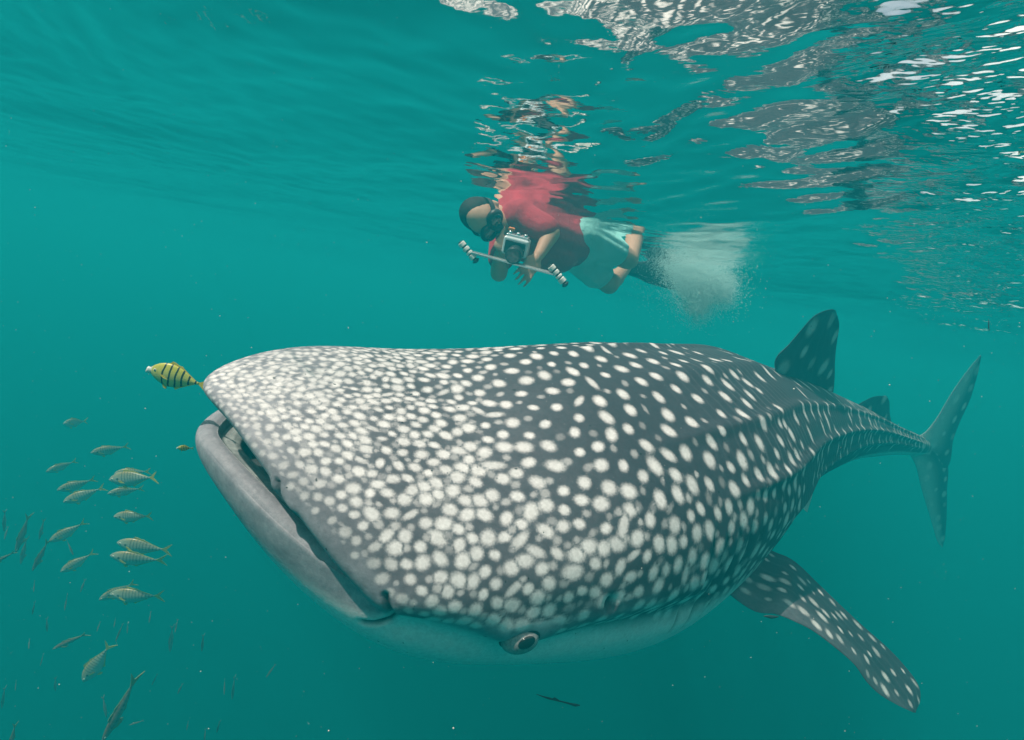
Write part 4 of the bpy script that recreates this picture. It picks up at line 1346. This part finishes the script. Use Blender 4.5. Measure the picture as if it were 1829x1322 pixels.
def make_fish(name, kind, bend, simple=False):
    prof = fish_profile(kind); m_, f_ = MF[kind]
    v, f, n, m = fish_body(prof, bend)
    cap = [tuple(range(m))[::-1], tuple((n - 1) * m + k for k in range(m))]
    faces = [tuple(q) for q in f.tolist()] + cap
    ty = bend
    tail_h = {"jack": .155, "slim": .10, "golden": .17}[kind]
    xt = .20 if kind != "golden" else .24
    tail = [(0.97, 0.020), (1.02, 0.030), (1 + xt * .55, tail_h * .62), (1 + xt, tail_h), (1 + xt * .70, tail_h * .45), (1 + xt * .42, 0.0), (1 + xt * .70, -tail_h * .45), (1 + xt, -tail_h), (1 + xt * .55, -tail_h * .62), (1.02, -0.030), (0.97, -0.020)]
    top = lambda x: float(np.interp(x, prof[:, 0], prof[:, 1])); bot = lambda x: float(np.interp(x, prof[:, 0], prof[:, 2]))
    sc = {"jack": 1.0, "slim": 0.6, "golden": 1.15}[kind]
    dors = [(.34, top(.34) - .012), (.40, top(.40) + .045 * sc), (.47, top(.47) + .040 * sc), (.54, top(.54) + .022 * sc), (.60, top(.60) + .040 * sc), (.66, top(.66) + .020 * sc), (.80, top(.80) + .012 * sc), (.93, top(.93) + .004), (.93, top(.93) - .010), (.70, top(.70) - .012), (.50, top(.5) - .012)]
    anal = [(.52, -bot(.52) + .012), (.57, -bot(.57) - .045 * sc), (.63, -bot(.63) - .022 * sc), (.78, -bot(.78) - .012 * sc), (.93, -bot(.93) - .004), (.93, -bot(.93) + .010), (.72, -bot(.72) + .012)]
    if simple:
        allv, allf, off = [v], list(faces), len(v)
        for ol in (tail, dors, anal):
            v2, f2 = thin_fin(ol, 0, .005, bend)
            allv.append(v2); allf += [tuple(i + off for i in q) for q in f2]; off += len(v2)
        o = mesh_np(name, np.vstack(allv), allf, m_)
        return o
    root = empty(name)
    mesh_np("body", v, faces, m_, root)
    v2, f2 = thin_fin(tail, 0, .005, bend); tf_ = mesh_np("tail_fin", v2, f2, f_, root, smooth=False)
    v2, f2 = thin_fin(dors, 0, .004, bend); mesh_np("dorsal_fin", v2, f2, f_, root, smooth=False)
    v2, f2 = thin_fin(anal, 0, .004, bend); mesh_np("anal_fin", v2, f2, f_, root, smooth=False)
    for sy in (-1, 1):
        w_ = float(np.interp(.27, prof[:, 0], prof[:, 3]))
        pv = [(.25, 0.0, .004), (.25, 0.0, -.016), (.33, .020, -.050), (.42, .034, -.060), (.36, .026, -.020), (.29, .010, .004)]
        k = len(pv)
        vs = [(x, sy * (w_ * .9 + y + s * .003) + bend * x * x, z - .02) for s in (-1, 1) for x, y, z in pv]
        fs = [tuple(range(k))[::-1], tuple(range(k, 2 * k))] + [(i, (i + 1) % k, k + (i + 1) % k, k + i) for i in range(k)]
        mesh_np("pectoral_fin", np.array(vs), fs, f_, root, smooth=False)
        pv = [(.30, -bot(.30) + .010), (.335, -bot(.33) - .050), (.39, -bot(.39) - .058), (.37, -bot(.37) + .008)]
        v2, f2 = thin_fin(pv, sy * .018, .003, bend); mesh_np("pelvic_fin", v2, f2, f_, root, smooth=False)
        ex = .105 if kind != "golden" else .12
        ew = float(np.interp(ex, prof[:, 0], prof[:, 3])) * .93
        rr2 = {"jack": .026, "slim": .016, "golden": .030}[kind]
        bm = bmesh.new(); ellipsoid(bm, (ex, sy * ew, top(ex) * .22), ((rr2, 0, 0), (0, rr2 * .45, 0), (0, 0, rr2)), 16, 8)
        me = bpy.data.meshes.new("eye"); bm.to_mesh(me); bm.free(); e = bpy.data.objects.new("eye", me); COL.objects.link(e); me.materials.append(M_EYEW); e.parent = root
        bm = bmesh.new(); ellipsoid(bm, (ex - .002, sy * (ew + rr2 * .22), top(ex) * .22), ((rr2 * .58, 0, 0), (0, rr2 * .35, 0), (0, 0, rr2 * .58)), 14, 8)
        me = bpy.data.meshes.new("pupil"); bm.to_mesh(me); bm.free(); q = bpy.data.objects.new("pupil", me); COL.objects.link(q); me.materials.append(M_EYEB); q.parent = e
    if kind == "golden":
        # open protruding mouth and black tail tips
        bm = bmesh.new()
        n2 = 16; rings = []
        for x, r, w2 in ((.03, .060, .030), (-.02, .066, .034), (-.055, .070, .038), (-.058, .058, .030), (-.03, .050, .024), (.0, .040, .018)):
            rings.append([bm.verts.new((x + .012 * math.sin(a), w2 * math.cos(a), r * math.sin(a) - .012)) for a in np.linspace(0, 2 * math.pi, n2, endpoint=False)])
        for i in range(len(rings) - 1):
            for k in range(n2): bm.faces.new((rings[i][k], rings[i][(k + 1) % n2], rings[i + 1][(k + 1) % n2], rings[i + 1][k]))
        bm.faces.new(rings[-1])
        me = bpy.data.meshes.new("mouth"); bm.to_mesh(me); bm.free(); q = bpy.data.objects.new("mouth", me); COL.objects.link(q); me.materials.append(M_MOUTHW); q.parent = root
        me.polygons.foreach_set("use_smooth", np.ones(len(me.polygons), dtype=bool))
        for sz in (1, -1):
            tipo = [(1 + xt * .66, sz * tail_h * .74), (1 + xt * 1.01, sz * tail_h * 1.02), (1 + xt * .80, sz * tail_h * .58)]
            v2, f2 = thin_fin(tipo, 0, .007, bend); mesh_np("tail_tip", v2, f2, M_TIP, tf_, smooth=False)
    return root

def kids(o): return [c for c in bpy.data.objects if c.parent == o]
def copy_tree(o):
    c = o.copy(); COL.objects.link(c)
    for ch in kids_of.get(o.name, []):
        d = ch.copy(); COL.objects.link(d); d.parent = c
        for g in kids_of.get(ch.name, []):
            h = g.copy(); COL.objects.link(h); h.parent = d
    return c

def orient(o, head, tail, toward=0.0, roll=0.0, total=1.2):
    """lay the fish from head point to tail point, back up, its flank turned to the lens"""
    h, t_ = np.array(head), np.array(tail)
    L = np.linalg.norm(t_ - h)
    x = (t_ - h) / L
    z = EY * 1.0 + EZ * toward; z = z - (z @ x) * x
    if np.linalg.norm(z) < 0.2: z = EZ - (EZ @ x) * x
    z /= np.linalg.norm(z); y = np.cross(z, x)
    cr, sr = math.cos(R(roll)), math.sin(R(roll))
    y, z = y * cr + z * sr, z * cr - y * sr
    s_ = L / total
    M4 = Matrix(((x[0] * s_, y[0] * s_, z[0] * s_, h[0]), (x[1] * s_, y[1] * s_, z[1] * s_, h[1]), (x[2] * s_, y[2] * s_, z[2] * s_, h[2]), (0, 0, 0, 1)))
    o.matrix_world = M4

protos = {}
kids_of = {}
def get_fish(name, kind, bend, simple=False):
    key = (kind, bend, simple)
    if key not in protos:
        o = make_fish(name, kind, bend, simple)
        protos[key] = o
        for ob in bpy.data.objects:
            if ob.parent is not None: kids_of.setdefault(ob.parent.name, [])
            if ob.parent is not None and ob not in kids_of[ob.parent.name]: kids_of[ob.parent.name].append(ob)
        return o
    return copy_tree(protos[key])

g1 = "banded silver fish schooling off the shark's mouth"
#        head x,y      tail x,y      depth  bend  dz   kind   label
FISH = [
    (113, 757, 157, 752, 2.9, .0, .20, "jack", "faintest silver fish, alone above the rest of the school"),
    (162, 809, 230, 799, 2.3, .08, .05, "jack", "silver fish with golden back, highest clear one of the school's middle"),
    (82, 843, 139, 824, 2.6, .08, .10, "jack", "pale faint fish at the upper left of the school, tail raised"),
    (204, 846, 270, 842, 2.25, .0, .05, "jack", "silver fish half hidden behind the boldly banded fish"),
    (195, 857, 288, 850, 1.95, -.08, .0, "jack", "boldly dark banded fish with spread yellow forked tail"),
    (192, 882, 258, 872, 2.3, .0, .08, "jack", "faint fish showing just its head under the boldly banded fish"),
    (102, 876, 170, 858, 2.3, .10, .05, "jack", "silver fish with curved bronze back, its tail tip raised"),
    (113, 897, 186, 872, 2.2, .10, .05, "jack", "pale fish directly below the one with the bronze back"),
    (203, 923, 273, 922, 2.0, .0, .0, "jack", "dusky finely banded fish, level and alone in mid school"),
    (88, 968, 153, 934, 2.2, .10, .05, "jack", "silver fish nose down with whitish tail, left of the lone level one"),
    (209, 969, 301, 988, 1.95, .08, .0, "jack", "slender banded silver fish swimming just above a plumper one"),
    (197, 992, 288, 1010, 1.85, .14, .0, "jack", "plump bright silver fish with curved back and big eye"),
    (108, 1022, 169, 988, 2.2, .10, .05, "jack", "dull silver fish nose down with arched back, left of the plump one"),
    (177, 1072, 243, 1040, 2.15, .0, .05, "jack", "silver fish nose down, half hidden behind the lowest banded fish"),
    (196, 1061, 288, 1070, 1.9, .08, .0, "jack", "lowest banded fish, olive back and drooping yellow tail"),
    (94, 1160, 161, 1124, 1.95, -.10, .0, "slim", "dark olive curved fish diving below the school"),
    (149, 1218, 199, 1148, 1.9, .0, .0, "jack", "dark slate fish with barred flank diving steeply"),
    (183, 1325, 249, 1208, 1.6, .06, .0, "slim", "long slender brown fish diving at the bottom edge"),
    (58, 1020, 88, 962, 2.1, .0, .0, "slim", "purplish slender fish pointing down, left of the school"),
    (28, 988, 53, 916, 2.2, .0, .0, "slim", "brown slender fish standing nearly upright near the left edge"),
    (70, 964, 79, 926, 2.6, .0, .0, "slim", "small pale upright fish between two slender brown ones"),
    (-16, 1008, 28, 985, 1.9, .0, .0, "slim", "dark fish cut off by the left edge, tail showing"),
    (37, 1008, 48, 958, 2.6, .0, .0, "slim", "thin dark upright fish beside the brown upright one"),
    (131, 992, 119, 964, 2.4, .0, .0, "slim", "small dark blue fish under the fish with whitish tail"),
    (16, 1345, 28, 1290, 1.7, .0, .0, "slim", "greenish tail of a fish poking up from the bottom edge"),
]
for hx, hy, tx, ty_, d, bd, dz, kind, lab in FISH:
    o = get_fish("silver_fish" if kind == "jack" else "slender_fish", kind, bd)
    d *= 1.22
    orient(o, J(hx, hy, d), J(tx, ty_, d + dz), toward=0.25 if kind == "jack" else 0.55, roll=rb.uniform(-8, 8))
    tag(o, lab, "fish", g1 if kind == "jack" else "slender fish below and left of the school")

FAINT = [(118, 1075, 32, 80), (148, 1046, 26, 70), (84, 1116, 26, 92), (306, 1140, 50, 85), (315, 1118, 26, 78), (362, 1148, 32, 85), (401, 1226, 30, 88), (417, 1228, 44, 84), (484, 1198, 30, 55), (8, 930, 40, 88),
         (11, 952, 26, 75), (6, 1246, 40, 82), (28, 1224, 20, 85), (99, 1222, 26, 90), (276, 1214, 22, 65), (322, 1230, 22, 65), (213, 1130, 36, 68), (228, 1122, 20, 85), (187, 1262, 40, 100), (244, 1291, 28, 18),
         (390, 1298, 22, 75), (366, 1314, 26, 85), (61, 1047, 22, 85), (75, 1178, 24, 75), (60, 1086, 24, 80), (176, 1119, 20, 70), (52, 1150, 20, 85), (268, 1102, 22, 80), (205, 1112, 18, 80), (335, 1296, 18, 80)]
for px, py, ln, ang_ in FAINT:
    o = get_fish("faint_fish", "slim", 0.0, True)
    a = R(ang_); dx, dy = math.cos(a) * ln / 2, math.sin(a) * ln / 2
    d = rb.uniform(2.9, 3.9)
    orient(o, J(px - dx, py + dy, d), J(px + dx, py - dy, d + rb.uniform(-.03, .05)), toward=0.8, roll=rb.uniform(-30, 30))
    tag(o, "small dim upright fish fading into the green water below the school", "fish", "dim small fish deep in the green water")
# golden pilot fish at the snout
o = get_fish("pilot_fish", "golden", -.06)
orient(o, J(268, 660, 1.16), J(377, 690, 1.18), toward=0.15, roll=0, total=1.22)
tag(o, "yellow fish with black bars and open white mouth at the shark's snout", "fish", "yellow black barred pilot fish")
o = get_fish("pilot_fish", "golden", .02)
orient(o, J(317, 800, 1.12), J(347, 801, 1.14), toward=0.15, roll=4, total=1.24)
tag(o, "tiny yellow barred fish in front of the shark's lower lip", "fish", "yellow black barred pilot fish")
o = get_fish("pilot_fish", "golden", .02)
orient(o, J(1816, 254, 1.3), J(1846, 276, 1.34), toward=0.15, roll=0, total=1.24)
tag(o, "yellowish fish cut off by the right edge beside the white glints", "fish", "yellow black barred pilot fish")

# thin dark eel-like fish below the shark, and a little dark fish under the pectoral fin
M_THIN = simple_mat("thin_dark_fish", (0.020, 0.022, 0.022), 0.5, 0.4)
def thin_fish(name, pts, radii, label, cat):
    c = catmull(np.array(pts), 12); n_ = len(c); m = 10
    r = np.interp(np.linspace(0, 1, n_), np.linspace(0, 1, len(radii)), radii)
    T_ = np.gradient(c, axis=0); T_ /= np.linalg.norm(T_, axis=1, keepdims=True)
    vs = []
    for i in range(n_):
        x = np.cross(T_[i], EZ); x /= np.linalg.norm(x); y = np.cross(T_[i], x)
        for k in range(m):
            a = 2 * math.pi * k / m
            vs.append(c[i] + r[i] * (x * math.cos(a) + y * 0.7 * math.sin(a)))
    fs = [(i * m + k, i * m + (k + 1) % m, (i + 1) * m + (k + 1) % m, (i + 1) * m + k) for i in range(n_ - 1) for k in range(m)]
    fs += [tuple(range(m))[::-1], tuple((n_ - 1) * m + k for k in range(m))]
    root = mesh_np(name, np.array(vs), fs, M_THIN)
    tag(root, label, cat)
    i0 = int(n_ * 0.35)
    p = c[i0]; up2 = EY - (EY @ T_[i0]) * T_[i0]
    L_ = np.linalg.norm(c[-1] - c[0])
    fv = [p - T_[i0] * 0.02 * L_, p + T_[i0] * 0.05 * L_ + up2 * 0.055 * L_, p + T_[i0] * 0.16 * L_ + up2 * 0.02 * L_, p + T_[i0] * 0.18 * L_]
    vv = np.array([q + s * EZ * 0.0008 for s in (-1, 1) for q in fv])
    mesh_np("back_fin", vv, [(3, 2, 1, 0), (4, 5, 6, 7), (0, 1, 5, 4), (1, 2, 6, 5), (2, 3, 7, 6), (3, 0, 4, 7)], M_THIN, root, smooth=False)
    return root
thin_fish("eel_like_fish", [J(958, 1240, 1.25), J(975, 1246, 1.25), J(990, 1250, 1.25), J(1010, 1255, 1.25), J(1025, 1259, 1.25), J(1036, 1260, 1.25)],
          [.0006, .0018, .0028, .0020, .0020, .0026, .0036, .0012], "thin dark stick-like fish hanging below the shark's belly", "fish")
thin_fish("dark_cleaner_fish", [J(1364, 1101, 1.48), J(1371, 1101, 1.48), J(1378, 1102, 1.48), J(1386, 1102, 1.48), J(1391, 1101, 1.48)],
          [.0008, .0042, .0052, .0034, .0008], "tiny black fish tucked under the root of the pectoral fin", "fish")
thin_fish("pale_thin_fish", [J(1767, 592, 2.2), J(1766, 585, 2.2), J(1766, 578, 2.2), J(1766, 570, 2.2)],
          [.0010, .0030, .0030, .0010], "small upright yellowish fish above the shark's tail", "fish")
